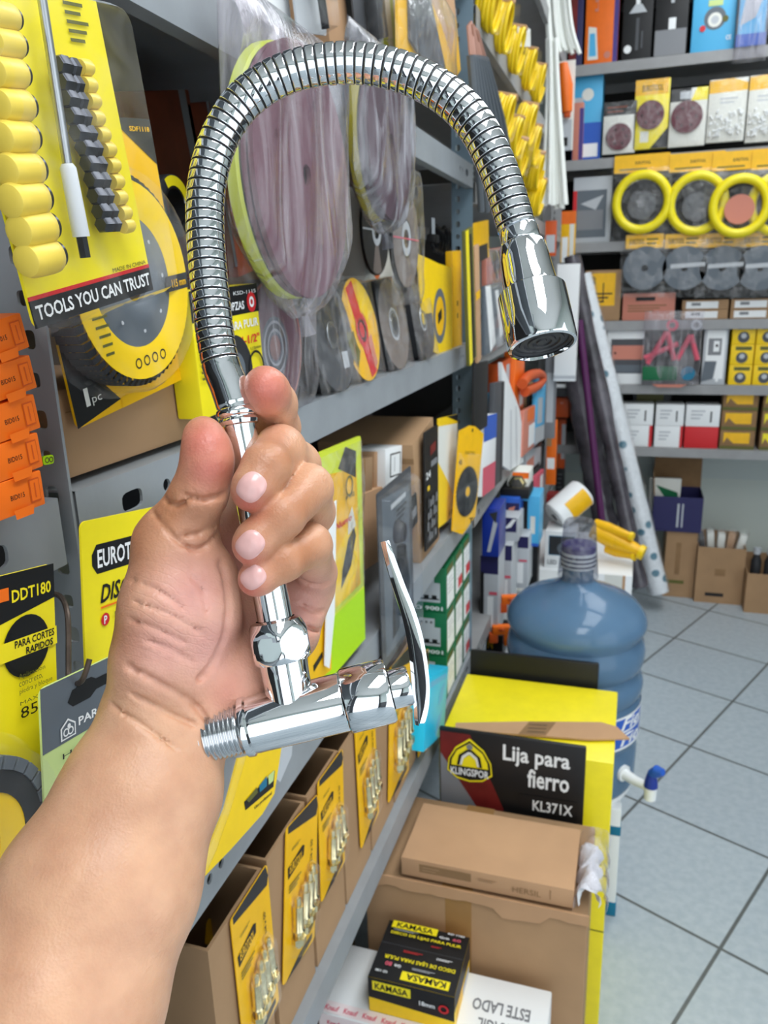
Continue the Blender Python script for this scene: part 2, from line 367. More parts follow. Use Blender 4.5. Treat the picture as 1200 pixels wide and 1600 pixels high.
# ================================================================== THE FAUCET
def frame(o, d, ref):
    """matrix with local z along d, origin o"""
    z = d.normalized(); x = (ref - z * ref.dot(z)).normalized(); y = z.cross(x)
    M = Matrix.Identity(4)
    for i in range(3): M[i][0] = x[i]; M[i][1] = y[i]; M[i][2] = z[i]; M[i][3] = o[i]
    return M
FWD = Vector(RW[:, 2]); CUP = Vector(-RW[:, 1]); CRT = Vector(RW[:, 0])
ZF = .32; PXM = ZF / F
va = atD(312, 1153, .319); vb = atD(642, 1070, .322); vd = (vb - va).normalized(); VL = (vb - va).length
faucet = thing('faucet', 'chrome kitchen faucet with a flexible ribbed spout, held up in the hand', 'faucet', va)
FI = Matrix.Translation(-va)
def fbuild(mb, name, label=None): return mb.build(name, faucet, label)
MV = FI @ frame(va, vd, CUP)
k = VL / 338.0        # metres for each pixel of the valve's length in the photograph
m = MB().at(MV)       # main body
Rb = 44.5 * k
m.lathe([(30 * k, 71 * k), (47 * k, 71 * k), (47.5 * k, 74 * k), (47.5 * k, 80 * k), (44 * k, 83 * k), (Rb, 88 * k), (Rb + .6 * k, 150 * k), (Rb + 1.5 * k, 228 * k), (Rb + .6 * k, 231 * k), (30 * k, 231 * k)], 'chrome', 48, 'z')
fbuild(m, 'valve_body')
m = MB().at(MV)       # threaded inlet
pr = [(16 * k, 2 * k), (26 * k, 0), (36 * k, 1 * k)]
for i in range(9): pr += [(36.5 * k, (3 + i * 7.2) * k), (40 * k, (5.6 + i * 7.2) * k), (40 * k, (6.6 + i * 7.2) * k), (36.5 * k, (9.2 + i * 7.2) * k)]
pr += [(38 * k, 72 * k)]
m.lathe(pr, 'chrome_soft', 48, 'z'); m.lathe([(16 * k, 2 * k), (16 * k, 30 * k), (0, 30 * k)], 'charcoal', 24, 'z'); fbuild(m, 'threaded_inlet')
m = MB().at(MV)       # handle collar and stem
m.lathe([(30 * k, 233 * k), (49 * k, 233 * k), (50.5 * k, 235 * k), (51 * k, 270 * k), (50.5 * k, 301 * k), (48 * k, 305 * k), (31 * k, 306 * k)], 'chrome', 48, 'z'); fbuild(m, 'handle_collar')
m = MB().at(MV)
m.lathe([(29 * k, 305 * k), (31 * k, 307 * k), (31 * k, 333 * k), (29 * k, 337 * k), (0, 338 * k)], 'chrome', 40, 'z'); fbuild(m, 'valve_stem')
# lever blade: a bowed spoon-like strip on the end of the stem
lp = [(598, 846, 5), (607, 880, 10), (620, 920, 13), (634, 960, 16), (644, 1000, 19), (650, 1040, 21), (653, 1075, 22), (654, 1100, 19), (653, 1118, 15), (652, 1131, 9)]
m = MB(); rows = []
ctr = [(x, y, w) for x, y, w in lp]
cpts = crom([Vector((x, y, w)) for x, y, w in lp], 5)
side = (FWD * .80 + vd * .0 + CUP * .0 + CRT * .45).normalized()
vs = []; fs = []
for i, q in enumerate(cpts):
    c = atD(q.x + 2, q.y, .3235) - va
    t = (atD(*cpts[min(i + 1, len(cpts) - 1)].xy, .3235) - atD(*cpts[max(i - 1, 0)].xy, .3235)).normalized()
    sd = (side - t * side.dot(t)).normalized(); nn = t.cross(sd).normalized()
    w2 = q.z * PXM * 1.15
    for j in range(9):
        a = -1 + j / 4
        vs.append(tuple(c + sd * (a * w2) + nn * ((a * a) * .0016)))
    for j in range(9):
        a = 1 - j / 4
        vs.append(tuple(c + sd * (a * w2 * .97) + nn * ((a * a) * .0016 - .0016)))
nr = 18
for i in range(len(cpts) - 1):
    for j in range(nr): fs.append((i * nr + j, i * nr + (j + 1) % nr, (i + 1) * nr + (j + 1) % nr, (i + 1) * nr + j))
fs += [tuple(range(nr))[::-1], tuple((len(cpts) - 1) * nr + j for j in range(nr))]
m.add(vs, fs, 'chrome', True); fbuild(m, 'lever_handle')
# outlet neck, nut, straight tube
na = atD(456, 1105, ZF); nb = atD(378, 690, ZF); nd = (nb - na).normalized(); k2 = PXM * .99
def along(px, py): return (atD(px, py, ZF) - na).dot(nd)
MN = FI @ frame(na, nd, vd)
s_nut0, s_nut1, s_top = along(440, 1032), along(430, 986), along(424, 955)
m = MB().at(MN); m.lathe([(37 * k2, 0), (37 * k2, along(447, 1062)), (38.5 * k2, s_nut0 + .002), (36 * k2, s_nut0 + .004)], 'chrome', 40, 'z'); fbuild(m, 'outlet_neck')
m = MB().at(MN)       # hex nut, corners cut by a cone
vs = []; fs = []; n = 48
hs = [s_nut0 - .0004, s_nut0, s_nut0 + .0012, s_nut0 + .0032, s_nut0 + .006, s_nut1 - .0034, s_nut1 - .0012, s_nut1 + .0006, s_nut1 + .0022, s_nut1 + .0042, s_nut1 + .005]
rr = [34, 43, 46.5, 50.5, 52, 52, 50.5, 47.5, 44, 40, 31]
for h, rmax in zip(hs, rr):
    for i in range(n):
        a = math.tau * i / n; hexr = 44.5 / math.cos(((a + .35) % (math.pi / 3)) - math.pi / 6)
        r = min(rmax, hexr) * k2; vs.append((r * math.cos(a), r * math.sin(a), h))
for q in range(len(hs) - 1):
    for i in range(n): fs.append((q * n + i, q * n + (i + 1) % n, (q + 1) * n + (i + 1) % n, (q + 1) * n + i))
m.add(vs, fs, 'chrome', False); fbuild(m, 'hex_nut')
s_ring = along(372, 655)
m = MB().at(MN); m.lathe([(28.5 * k2, s_nut1), (28 * k2, s_top + .01), (26.5 * k2, s_ring - .004), (27.5 * k2, s_ring - .002)], 'chrome', 40, 'z'); fbuild(m, 'spout_tube')
m = MB().at(MN)
m.lathe([(26 * k2, s_ring - .003), (31 * k2, s_ring - .0025), (33 * k2, s_ring - .001), (31 * k2, s_ring), (29 * k2, s_ring + .0006), (31.5 * k2, s_ring + .0012), (33 * k2, s_ring + .0026), (31 * k2, s_ring + .0042), (27 * k2, s_ring + .005)], 'chrome', 40, 'z'); fbuild(m, 'coupling_ring')
# flexible ribbed hose
hp = [(370, 640), (358, 603), (347, 575), (337, 530), (330, 470), (325, 420), (321, 360), (321, 310), (328, 262), (343, 215), (368, 172), (404, 138), (450, 114), (505, 101), (562, 99), (620, 110), (672, 132), (716, 164), (750, 206), (777, 262), (793, 308), (806, 352), (811, 368)]
path = [atD(x, y, ZF - .004 * min(1, max(0, (x - 330) / 470))) - va for x, y in hp]
full = resample(crom(path, 8), .0006)
cut0 = int(.0175 / .0006); cut1 = len(full) - int(.004 / .0006)
m = MB(); m.tube(full[:cut0 + 3], [30 * PXM * (.97 if i < 4 else 1.0) for i in range(cut0 + 3)], 'chrome', 40); fbuild(m, 'end_ferrule')
pitch = .0040
hosep = resample(full[cut0:cut1], .0002); rad = []
for i in range(len(hosep)):
    u = ((i * .0002) / pitch) % 1.0
    e = min(u, 1 - u)
    g = .93 if e < .055 else (.985 if e < .12 else 1.0)
    rad.append(29.6 * PXM * (g + .010 * math.sin(u * math.pi)))
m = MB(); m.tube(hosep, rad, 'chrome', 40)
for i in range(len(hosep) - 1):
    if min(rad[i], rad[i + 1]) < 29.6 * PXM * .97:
        for j in range(40): m.m[i * 40 + j] = 'charcoal'  # groove rows coloured dark in place of the shade in the gaps
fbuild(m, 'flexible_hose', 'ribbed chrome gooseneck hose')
# aerator head
ha = atD(810, 360, .3165); hb = atD(848, 541, .305); hd = (hb - ha).normalized(); HL = (hb - ha).length
MH = FI @ frame(ha, hd, CRT); k3 = HL / 183.0
m = MB().at(MH)
m.lathe([(20 * k3, -3 * k3), (27 * k3, -2 * k3), (28.5 * k3, 2 * k3), (28.5 * k3, 22 * k3), (27 * k3, 25 * k3)], 'chrome', 44, 'z')
m.lathe([(27 * k3, 25 * k3), (32 * k3, 26.5 * k3), (34.5 * k3, 30 * k3), (35.5 * k3, 50 * k3), (37 * k3, 75 * k3), (38.5 * k3, 92 * k3), (40 * k3, 98 * k3), (41 * k3, 101 * k3)], 'chrome', 44, 'z')
fbuild(m, 'head_neck')
m = MB().at(MH)
m.lathe([(38 * k3, 99 * k3), (46.5 * k3, 99.5 * k3), (48.3 * k3, 101.5 * k3), (48.8 * k3, 140 * k3), (48.8 * k3, 180 * k3), (47.5 * k3, 183 * k3), (43.5 * k3, 184 * k3), (42.5 * k3, 180 * k3)], 'chrome', 48, 'z'); fbuild(m, 'aerator_head')
m = MB().at(MH)
m.lathe([(43 * k3, 179 * k3), (38 * k3, 178 * k3), (37 * k3, 176 * k3), (32 * k3, 176 * k3), (31 * k3, 178 * k3), (26 * k3, 178 * k3), (25 * k3, 176 * k3), (20 * k3, 176 * k3), (19 * k3, 178 * k3), (14 * k3, 178 * k3), (13 * k3, 176 * k3), (8 * k3, 176 * k3), (7 * k3, 178 * k3), (0, 178 * k3)], 'charcoal', 40, 'z'); fbuild(m, 'aerator_screen', 'dark ringed aerator outlet')

# ================================================================== THE HAND
VOX = .00105
def cp(px, py, d): return np.array([(px - 600) / F * d, (py - 800) / F * d, d])
def rp(r, d): return r * d / F
lo = np.array([-.185, -.062, .225]); hi = np.array([-.012, .205, .412])
dims = np.ceil((hi - lo) / VOX).astype(int)
GX = (lo[0] + VOX * np.arange(dims[0])).astype(np.float32); GY = (lo[1] + VOX * np.arange(dims[1])).astype(np.float32); GZ = (lo[2] + VOX * np.arange(dims[2])).astype(np.float32)
def region(mn, mx):
    a = np.clip(((mn - lo) / VOX).astype(int), 0, dims); b = np.clip(((mx - lo) / VOX).astype(int) + 2, 0, dims)
    return tuple(slice(a[i], max(b[i], a[i] + 1)) for i in range(3))
def capsule(Fd, A, B, ra, rb, kk, sub=False):
    mg = max(ra, rb) + .012 + kk
    sl = region(np.minimum(A, B) - mg, np.maximum(A, B) + mg)
    x = GX[sl[0]][:, None, None] - A[0]; y = GY[sl[1]][None, :, None] - A[1]; z = GZ[sl[2]][None, None, :] - A[2]
    if x.size == 0 or y.size == 0 or z.size == 0: return
    d = B - A; L2 = float(d @ d) + 1e-12
    t = np.clip((x * d[0] + y * d[1] + z * d[2]) / L2, 0, 1)
    q = np.sqrt((x - t * d[0]) ** 2 + (y - t * d[1]) ** 2 + (z - t * d[2]) ** 2) - (ra + (rb - ra) * t)
    f = Fd[sl]
    if sub:
        q = -q; h = np.clip(.5 - .5 * (q - f) / kk, 0, 1); Fd[sl] = f * (1 - h) + q * h + kk * h * (1 - h) if False else np.maximum(f, q) + np.maximum(kk - np.abs(f - q), 0) ** 2 / (4 * kk)
    else:
        Fd[sl] = np.minimum(f, q) - np.maximum(kk - np.abs(f - q), 0) ** 2 / (4 * kk)
def chain(Fd, pts, kk):
    """pts: (px,py,depth,radius px)"""
    for a, b in zip(pts[:-1], pts[1:]): capsule(Fd, cp(*a[:3]), cp(*b[:3]), rp(a[3], a[2]), rp(b[3], b[2]), kk)
def newfield(): return np.full(tuple(dims), .05, np.float32)
palm = newfield()
ARM_A = [(248, 1148, .322, 62), (215, 1235, .312, 72), (150, 1380, .297, 92), (70, 1570, .280, 116), (-60, 1860, .258, 140)]
ARM_B = [(222, 1112, .326, 58), (176, 1235, .316, 68), (100, 1380, .302, 88), (10, 1570, .286, 108), (-120, 1860, .262, 128)]
ARM_C = [(286, 1150, .327, 58), (262, 1240, .318, 72), (208, 1390, .304, 92), (130, 1580, .288, 112), (0, 1870, .268, 136)]
for c in (ARM_A, ARM_B, ARM_C): chain(palm, c, .014)
# palm slab behind the tube
chain(palm, [(248, 1148, .322, 60), (285, 1060, .330, 62), (320, 960, .348, 58), (352, 840, .366, 48), (372, 740, .376, 40)], .010)
chain(palm, [(286, 1140, .327, 58), (345, 1050, .336, 56), (400, 960, .354, 52), (430, 850, .368, 46), (440, 760, .372, 38)], .010)
chain(palm, [(286, 1140, .327, 56), (375, 1065, .336, 50), (446, 985, .352, 46), (472, 920, .360, 42), (478, 850, .362, 38)], .010)
# thenar and thumb
chain(palm, [(232, 1100, .322, 58), (244, 1030, .318, 62), (262, 950, .316, 66), (286, 872, .318, 58)], .010)
chain(palm, [(292, 1040, .322, 48), (318, 960, .321, 50), (332, 900, .322, 38)], .010)
chain(palm, [(262, 950, .318, 58), (270, 850, .320, 56), (303, 778, .314, 38)], .007)
thumb = newfield()
chain(thumb, [(286, 850, .320, 50), (308, 775, .312, 39), (319, 738, .310, 37), (322, 700, .309, 34), (318, 681, .310, 31)], .004)
chain(thumb, [(325, 772, .309, 28), (328, 720, .306, 29), (324, 700, .306, 26)], .006)
h = .0035; palm = np.minimum(palm, thumb) - np.maximum(h - np.abs(palm - thumb), 0) ** 2 / (4 * h)
FING = {
 'index': [(372, 735, .378, 38), (432, 668, .362, 36), (426, 632, .338, 37), (416, 612, .322, 35.5), (414, 603, .317, 31)],
 'middle': [(432, 760, .372, 40), (462, 728, .352, 38), (438, 704, .328, 38.5), (416, 730, .303, 37), (397, 762, .2985, 33.5), (394, 768, .2985, 31)],
 'ring': [(446, 838, .370, 38), (486, 800, .350, 36), (482, 763, .326, 37), (440, 806, .304, 35.5), (400, 846, .3, 32.5), (394, 853, .3, 30)],
 'little': [(476, 905, .362, 38), (492, 895, .350, 33), (484, 852, .326, 33.5), (444, 876, .307, 31), (404, 902, .303, 27), (398, 905, .303, 25)]}
fld = {}
for nme, c in FING.items():
    g = newfield(); chain(g, c, .0035); fld[nme] = g
fi = np.minimum(np.minimum(fld['index'], fld['middle']), np.minimum(fld['ring'], fld['little']))
# soften only a hair between fingers, more at their roots
kk = .0009
fa = fld['index']
for nme in ('middle', 'ring', 'little'): fa = np.minimum(fa, fld[nme]) - np.maximum(kk - np.abs(fa - fld[nme]), 0) ** 2 / (4 * kk)
zz = GZ[None, None, :]
kroot = (.0010 + .007 * np.clip((zz - .335) / .03, 0, 1)).astype(np.float32)
field = np.minimum(palm, fa) - np.maximum(kroot - np.abs(palm - fa), 0) ** 2 / (4 * kroot)
# room for the tube and the valve in the fist
def tocam(p): return RW.T @ (np.array(p) - ORG)
# creases: thin grooves along the skin
def surf_depth(px, py):
    for d in np.arange(.26, .40, .0006):
        q = cp(px, py, d); i = ((q - lo) / VOX).astype(int)
        if (i >= 0).all() and (i < dims).all() and field[tuple(i)] < 0: return d
    return None
CREASE = [([(200, 1040), (250, 1068), (300, 1098), (325, 1128)], .0008), ([(208, 1083), (255, 1110), (305, 1133)], .0007), ([(175, 1100), (225, 1135), (275, 1170)], .0004),
 ([(345, 880), (356, 930), (352, 990), (330, 1040), (310, 1062)], .0010), ([(238, 800), (270, 838), (300, 858), (322, 852), (344, 832)], .0005), ([(288, 774), (318, 780), (350, 773)], .0006),
 ([(255, 778), (275, 790), (290, 783)], .0005), ([(285, 838), (315, 832), (340, 820)], .0004),
 ([(440, 965), (465, 978), (498, 985)], .0006), ([(466, 905), (490, 914), (512, 912)], .0006), ([(470, 945), (490, 955), (505, 955)], .0004), ([(478, 978), (490, 985), (500, 984)], .0004)]
for pts, r in [([(203, 905), (250, 924), (286, 950)], .00022), ([(210, 940), (262, 958), (318, 990)], .00025), ([(204, 968), (240, 980), (290, 1004)], .00022), ([(230, 1000), (262, 1012), (300, 1034)], .0002), ([(300, 900), (318, 925), (322, 955)], .0002)]: CREASE.append((pts, r))
for pts, r in CREASE:
    P = crom([Vector((x, y, 0)) for x, y in pts], 6); prev = None
    for q in P:
        d = surf_depth(q.x, q.y)
        if d is None: prev = None; continue
        c = cp(q.x, q.y, d + r * .1)
        if prev is not None and abs(prev[2] - c[2]) < .006: capsule(field, prev, c, r, r, .0016, True)
        prev = c
def sample(p):
    u = (np.asarray(p) - lo) / VOX; i = np.clip(np.floor(u).astype(int), 0, dims - 2); f = u - i; r = 0
    for a in (0, 1):
        for b in (0, 1):
            for c in (0, 1): r = r + field[i[..., 0] + a, i[..., 1] + b, i[..., 2] + c] * ((f[..., 0] if a else 1 - f[..., 0]) * (f[..., 1] if b else 1 - f[..., 1]) * (f[..., 2] if c else 1 - f[..., 2]))
    return r
def surface_nets(Fd):
    ins = Fd < 0; n = np.array(Fd.shape)
    cnt = np.zeros(n - 1, np.int8)
    for a in (0, 1):
        for b in (0, 1):
            for c in (0, 1): cnt += ins[a:n[0] - 1 + a, b:n[1] - 1 + b, c:n[2] - 1 + c]
    act = (cnt > 0) & (cnt < 8); idx = np.argwhere(act); vid = np.full(act.shape, -1, np.int64); vid[act] = np.arange(len(idx))
    acc = np.zeros((len(idx), 3)); num = np.zeros(len(idx))
    cor = [(a, b, c) for a in (0, 1) for b in (0, 1) for c in (0, 1)]
    for i, c0 in enumerate(cor):
        for c1 in cor[i + 1:]:
            if sum(abs(a - b) for a, b in zip(c0, c1)) != 1: continue
            f0 = Fd[tuple((idx + c0).T)]; f1 = Fd[tuple((idx + c1).T)]; mk = (f0 < 0) != (f1 < 0)
            t = np.where(mk, f0 / np.where(mk, f0 - f1, 1), 0)[:, None]
            acc += np.where(mk[:, None], np.array(c0) + t * (np.array(c1) - np.array(c0)), 0); num += mk
    V = idx + acc / num[:, None]; Q = []
    for ax in range(3):
        u, w = [(1, 2), (2, 0), (0, 1)][ax]
        s0 = [slice(None)] * 3; s1 = [slice(None)] * 3; s0[ax] = slice(0, -1); s1[ax] = slice(1, None)
        ch = ins[tuple(s0)] != ins[tuple(s1)]; e = np.argwhere(ch)
        e = e[(e[:, u] > 0) & (e[:, w] > 0) & (e[:, u] < n[u] - 1) & (e[:, w] < n[w] - 1)]
        if not len(e): continue
        du = np.zeros(3, int); du[u] = 1; dw = np.zeros(3, int); dw[w] = 1
        q = np.stack([vid[tuple(e.T)], vid[tuple((e - du).T)], vid[tuple((e - du - dw).T)], vid[tuple((e - dw).T)]], 1)
        fl = ~ins[tuple(e.T)]; q[fl] = q[fl][:, ::-1]; Q.append(q)
    return V * VOX + lo, np.concatenate(Q)
HV, HQ = surface_nets(field)
HQ = HQ[(HQ >= 0).all(1)]
# gentle smoothing
for _ in range(2):
    acc = np.zeros_like(HV); num = np.zeros(len(HV))
    for a in range(4):
        b = (a + 1) % 4
        np.add.at(acc, HQ[:, a], HV[HQ[:, b]]); np.add.at(num, HQ[:, a], 1); np.add.at(acc, HQ[:, b], HV[HQ[:, a]]); np.add.at(num, HQ[:, b], 1)
    HV = HV * .5 + .5 * acc / np.maximum(num, 1)[:, None]
# skin tones as pigment: palm pink, back of hand and arm tan, finger tips redder
spx = HV[:, 0] / HV[:, 2] * F + 600; spy = HV[:, 1] / HV[:, 2] * F + 800
def blob(pts, rad):
    r = np.zeros(len(HV))
    for (x, y, d, s) in pts:
        c = cp(x, y, d); q = np.linalg.norm(HV - c, axis=1); r = np.maximum(r, np.exp(-(q / (rad * s)) ** 2))
    return r
pinkw = blob([(300, 930, .305, 1.6), (320, 1000, .31, 1.6), (260, 1000, .305, 1.5), (400, 1000, .345, 1.8), (370, 1050, .335, 1.6), (470, 950, .34, 1.6), (370, 880, .345, 1.8)], .012)
redw = blob([(416, 605, .31, 1.7), (322, 690, .30, 1.6), (328, 730, .30, 1.2), (385, 785, .293, .8), (383, 868, .295, .8), (388, 918, .298, .8), (345, 1075, .325, 1.2)], .009)
tanw = blob([(455, 700, .30, 1.3), (480, 770, .30, 1.4), (425, 800, .29, 1.4), (480, 860, .305, 1.3), (425, 725, .29, .9), (265, 800, .305, 1.3), (225, 850, .31, 1.2), (305, 800, .295, .9), (440, 880, .3, .9), (440, 740, .29, 1.), (195, 980, .31, 1.2)], .012)
base = np.array(lin((213, 165, 132))); pk = np.array(lin((216, 160, 148))); rd = np.array(lin((206, 108, 98))); tn = np.array(lin((176, 114, 76)))
colr = base[None] * (1 - pinkw[:, None]) + pk[None] * pinkw[:, None]
colr = colr * (1 - .75 * tanw[:, None]) + tn[None] * .75 * tanw[:, None]
colr = colr * (1 - .8 * redw[:, None]) + rd[None] * .8 * redw[:, None]
me = bpy.data.meshes.new('hand')
WV = HV @ RW.T + ORG
me.from_pydata([tuple(p) for p in WV], [], [tuple(int(i) for i in q) for q in HQ])
lc = me.attributes.new('line_coord', 'FLOAT', 'POINT'); lc.data.foreach_set('value', ((spx * -.40 + spy * .916) / 13.0).astype(np.float32))
lm = me.attributes.new('line_mask', 'FLOAT', 'POINT'); lm.data.foreach_set('value', blob([(262, 960, .305, 1.5), (290, 920, .30, 1.3), (300, 985, .305, 1.2)], .012).astype(np.float32))
at = me.color_attributes.new('skin_tone', 'FLOAT_COLOR', 'POINT')
at.data.foreach_set('color', np.concatenate([colr, np.ones((len(colr), 1))], 1).astype(np.float32).ravel())
me.polygons.foreach_set('use_smooth', [True] * len(me.polygons))
def skinmat():
    m = bpy.data.materials.new('skin'); m.use_nodes = True; nt = m.node_tree; N = nt.nodes; L = nt.links; p = N['Principled BSDF']
    a = N.new('ShaderNodeVertexColor'); a.layer_name = 'skin_tone'; tc = N.new('ShaderNodeTexCoord')
    n = N.new('ShaderNodeTexNoise'); n.inputs['Scale'].default_value = 60; n.inputs['Detail'].default_value = 6; L.new(tc.outputs['Object'], n.inputs['Vector'])
    r = N.new('ShaderNodeValToRGB'); r.color_ramp.elements[0].position = .3; r.color_ramp.elements[1].position = .7
    r.color_ramp.elements[0].color = (.86, .80, .78, 1); r.color_ramp.elements[1].color = (1.06, 1.06, 1.05, 1); L.new(n.outputs[0], r.inputs[0])
    mx = N.new('ShaderNodeMix'); mx.data_type = 'RGBA'; mx.blend_type = 'MULTIPLY'; mx.inputs[0].default_value = 1
    L.new(a.outputs[0], mx.inputs[6]); L.new(r.outputs[0], mx.inputs[7]); L.new(mx.outputs[2], p.inputs['Base Color'])
    p.inputs['Roughness'].default_value = .42; p.inputs['Subsurface Weight'].default_value = .25; p.inputs['Subsurface Radius'].default_value = (.004, .0015, .0008); p.inputs['Subsurface Scale'].default_value = .6
    v = N.new('ShaderNodeTexVoronoi'); v.inputs['Scale'].default_value = 900; L.new(tc.outputs['Object'], v.inputs['Vector'])
    n2 = N.new('ShaderNodeTexNoise'); n2.inputs['Scale'].default_value = 260; n2.inputs['Detail'].default_value = 5; n2.inputs['Distortion'].default_value = 1.; L.new(tc.outputs['Object'], n2.inputs['Vector'])
    ad = N.new('ShaderNodeMath'); ad.operation = 'MULTIPLY_ADD'; ad.inputs[1].default_value = .35; L.new(v.outputs[0], ad.inputs[0]); L.new(n2.outputs[0], ad.inputs[2])
    la = N.new('ShaderNodeAttribute'); la.attribute_name = 'line_coord'; ma = N.new('ShaderNodeAttribute'); ma.attribute_name = 'line_mask'
    n3 = N.new('ShaderNodeTexNoise'); n3.inputs['Scale'].default_value = 70; n3.inputs['Detail'].default_value = 4; L.new(tc.outputs['Object'], n3.inputs['Vector'])
    wv = N.new('ShaderNodeMath'); wv.operation = 'MULTIPLY_ADD'; wv.inputs[1].default_value = 3.0; L.new(n3.outputs[0], wv.inputs[0]); L.new(la.outputs['Fac'], wv.inputs[2])
    sn = N.new('ShaderNodeMath'); sn.operation = 'PINGPONG'; sn.inputs[1].default_value = .5; L.new(wv.outputs[0], sn.inputs[0])
    sm = N.new('ShaderNodeMath'); sm.operation = 'MINIMUM'; sm.inputs[1].default_value = .14; L.new(sn.outputs[0], sm.inputs[0])
    mm = N.new('ShaderNodeMath'); mm.operation = 'MULTIPLY'; L.new(sm.outputs[0], mm.inputs[0]); L.new(ma.outputs['Fac'], mm.inputs[1])
    a2 = N.new('ShaderNodeMath'); a2.operation = 'MULTIPLY_ADD'; a2.inputs[1].default_value = 3.2; L.new(mm.outputs[0], a2.inputs[0]); L.new(ad.outputs[0], a2.inputs[2])
    b = N.new('ShaderNodeBump'); b.inputs['Strength'].default_value = .24; b.inputs['Distance'].default_value = .0012; L.new(a2.outputs[0], b.inputs['Height']); L.new(b.outputs[0], p.inputs['Normal'])
    MATS['skin'] = m
skinmat(); me.materials.append(MATS['skin'])
hand = bpy.data.objects.new('hand', me); COL.objects.link(hand)
tag(hand, 'bare left hand and forearm gripping the chrome faucet, thumb up', 'hand')
# nails laid on the finger tips
mat('nail', (226, 176, 170), .22, coat=.3, noise=.05, nscale=200)
def nail(px, py, tx, ty, L, Wd, name):
    """nail centre, direction of the tip in the picture plane, half length and half width in photo pixels"""
    t = np.array([tx, ty]) / math.hypot(tx, ty); s = np.array([-t[1], t[0]])
    vs = []; nu, nv = 14, 16
    for i in range(nu + 1):
        for j in range(nv + 1):
            a = -1 + 2 * i / nu; b = -1 + 2 * j / nv
            # rounded square outline
            e = 2.6; rr = (abs(a) ** e + abs(b) ** e) ** (1 / e); mxx = max(abs(a), abs(b))
            sc = mxx / rr if rr > 1e-6 else 1
            x = px + (t[0] * a * L + s[0] * b * Wd) * sc; y = py + (t[1] * a * L + s[1] * b * Wd) * sc
            d = .27
            for _ in range(220):
                f = float(sample(cp(x, y, d)))
                if f < 1e-5: break
                d += min(max(f * .8, 2e-5), .0012)
            edge = max(mxx - .80, 0) / .20
            lift = .00055 * (1 - edge ** 2 * 1.5)
            vs.append(tuple(RW @ (cp(x, y, d - lift)) + ORG))
    m = MB(); m.add(vs, [(i * (nv + 1) + j, i * (nv + 1) + j + 1, (i + 1) * (nv + 1) + j + 1, (i + 1) * (nv + 1) + j) for i in range(nu) for j in range(nv)], 'nail', True)
    m.build('fingernail', hand, name)
nail(393, 761, -.62, .78, 25, 22, 'pale pink nail of the middle finger')
nail(391, 851, -.70, .71, 24, 21, 'pale pink nail of the ring finger')
nail(396, 902, -.78, .62, 21, 18, 'pale pink nail of the little finger')
# ================================================================== PACKAGES: shared builders
OM = {}
def place(o, M): o.matrix_basis = M; OM[o.name] = M.copy()
def quadfit(quad, X=None, Y=None, th=90.):
    """a flat upright rectangle in the place, standing on the plane x=X (or y=Y), from where its corners are seen; th turns it about the vertical"""
    cx = sum(q[0] for q in quad) / 4; cy = sum(q[1] for q in quad) / 4
    P0 = np.array(onX(cx, cy, X)) if X is not None else np.array(onY(cx, cy, Y))
    t = math.radians(th); r = np.array([math.cos(t), math.sin(t), 0]); n = np.array([r[1], -r[0], 0])
    W = []
    for q in quad:
        d = ray(*q); s = ((P0 - ORG) @ n) / (d @ n); p = ORG + d * s; W.append(((p - P0) @ r, p[2]))
    TL, TR, BR, BL = [np.array(p) for p in W]
    w = (np.linalg.norm(TR - TL) + np.linalg.norm(BR - BL)) / 2; h = (np.linalg.norm(TL - BL) + np.linalg.norm(TR - BR)) / 2
    rt = (TR - TL) + (BR - BL); roll = math.atan2(rt[1], rt[0]) if (X is not None and th > 60) else 0.; c = (TL + TR + BR + BL) / 4
    up = np.array([-math.sin(roll), math.cos(roll)]); b = c - up * h / 2
    loc = P0 + r * b[0]; loc[2] = b[1]
    M = Matrix.Translation(Vector(loc)) @ Matrix.Rotation(t, 4, 'Z') @ Matrix.Rotation(-roll, 4, 'Y')
    return M, w, h
def ops_draw(mb, ops, w, h, y0=0., step=.00014, u0=-.5):
    i = 0
    for o in ops:
        i += 1; y = y0 - step * i; k = o[0]
        U = lambda u: (u + u0) * w
        V = lambda v: v * h
        if k == 'r': mb.poly([(U(o[1]), V(o[2])), (U(o[3]), V(o[2])), (U(o[3]), V(o[4])), (U(o[1]), V(o[4]))], y, o[5])
        elif k == 'p': mb.poly([(U(a), V(b)) for a, b in o[1]], y, o[2])
        elif k == 'c':
            if len(o) > 5: mb.ring(U(o[1]), V(o[2]), o[5] * w, o[3] * w, y, o[4])
            else: mb.disc(U(o[1]), V(o[2]), o[3] * w, y, o[4])
        elif k == 't': mb.text(U(o[1]), V(o[2]), U(o[3]), V(o[4]), o[5], y, o[6], **(o[7] if len(o) > 7 else {}))
        elif k == 'ln':
            n = o[5]; hh = (o[4] - o[2]) / n
            for j in range(n):
                ln = .62 + .38 * ((j * 37 % 11) / 10)
                a = o[1]; b = o[1] + (o[3] - o[1]) * ln; c = o[2] + hh * (j + .25)
                mb.poly([(U(a), V(c)), (U(b), V(c)), (U(b), V(c + hh * .4)), (U(a), V(c + hh * .4))], y, o[6])
def card_shape(w, h, r=.004, n=4):
    r = min(r, w * .3, h * .3); out = []
    for cx, cz, a0 in ((w / 2 - r, r, -90), (w / 2 - r, h - r, 0), (-w / 2 + r, h - r, 90), (-w / 2 + r, r, 180)):
        for i in range(n + 1):
            a = math.radians(a0 + 90 * i / n); out.append((cx + r * math.cos(a), cz + r * math.sin(a)))
    return out
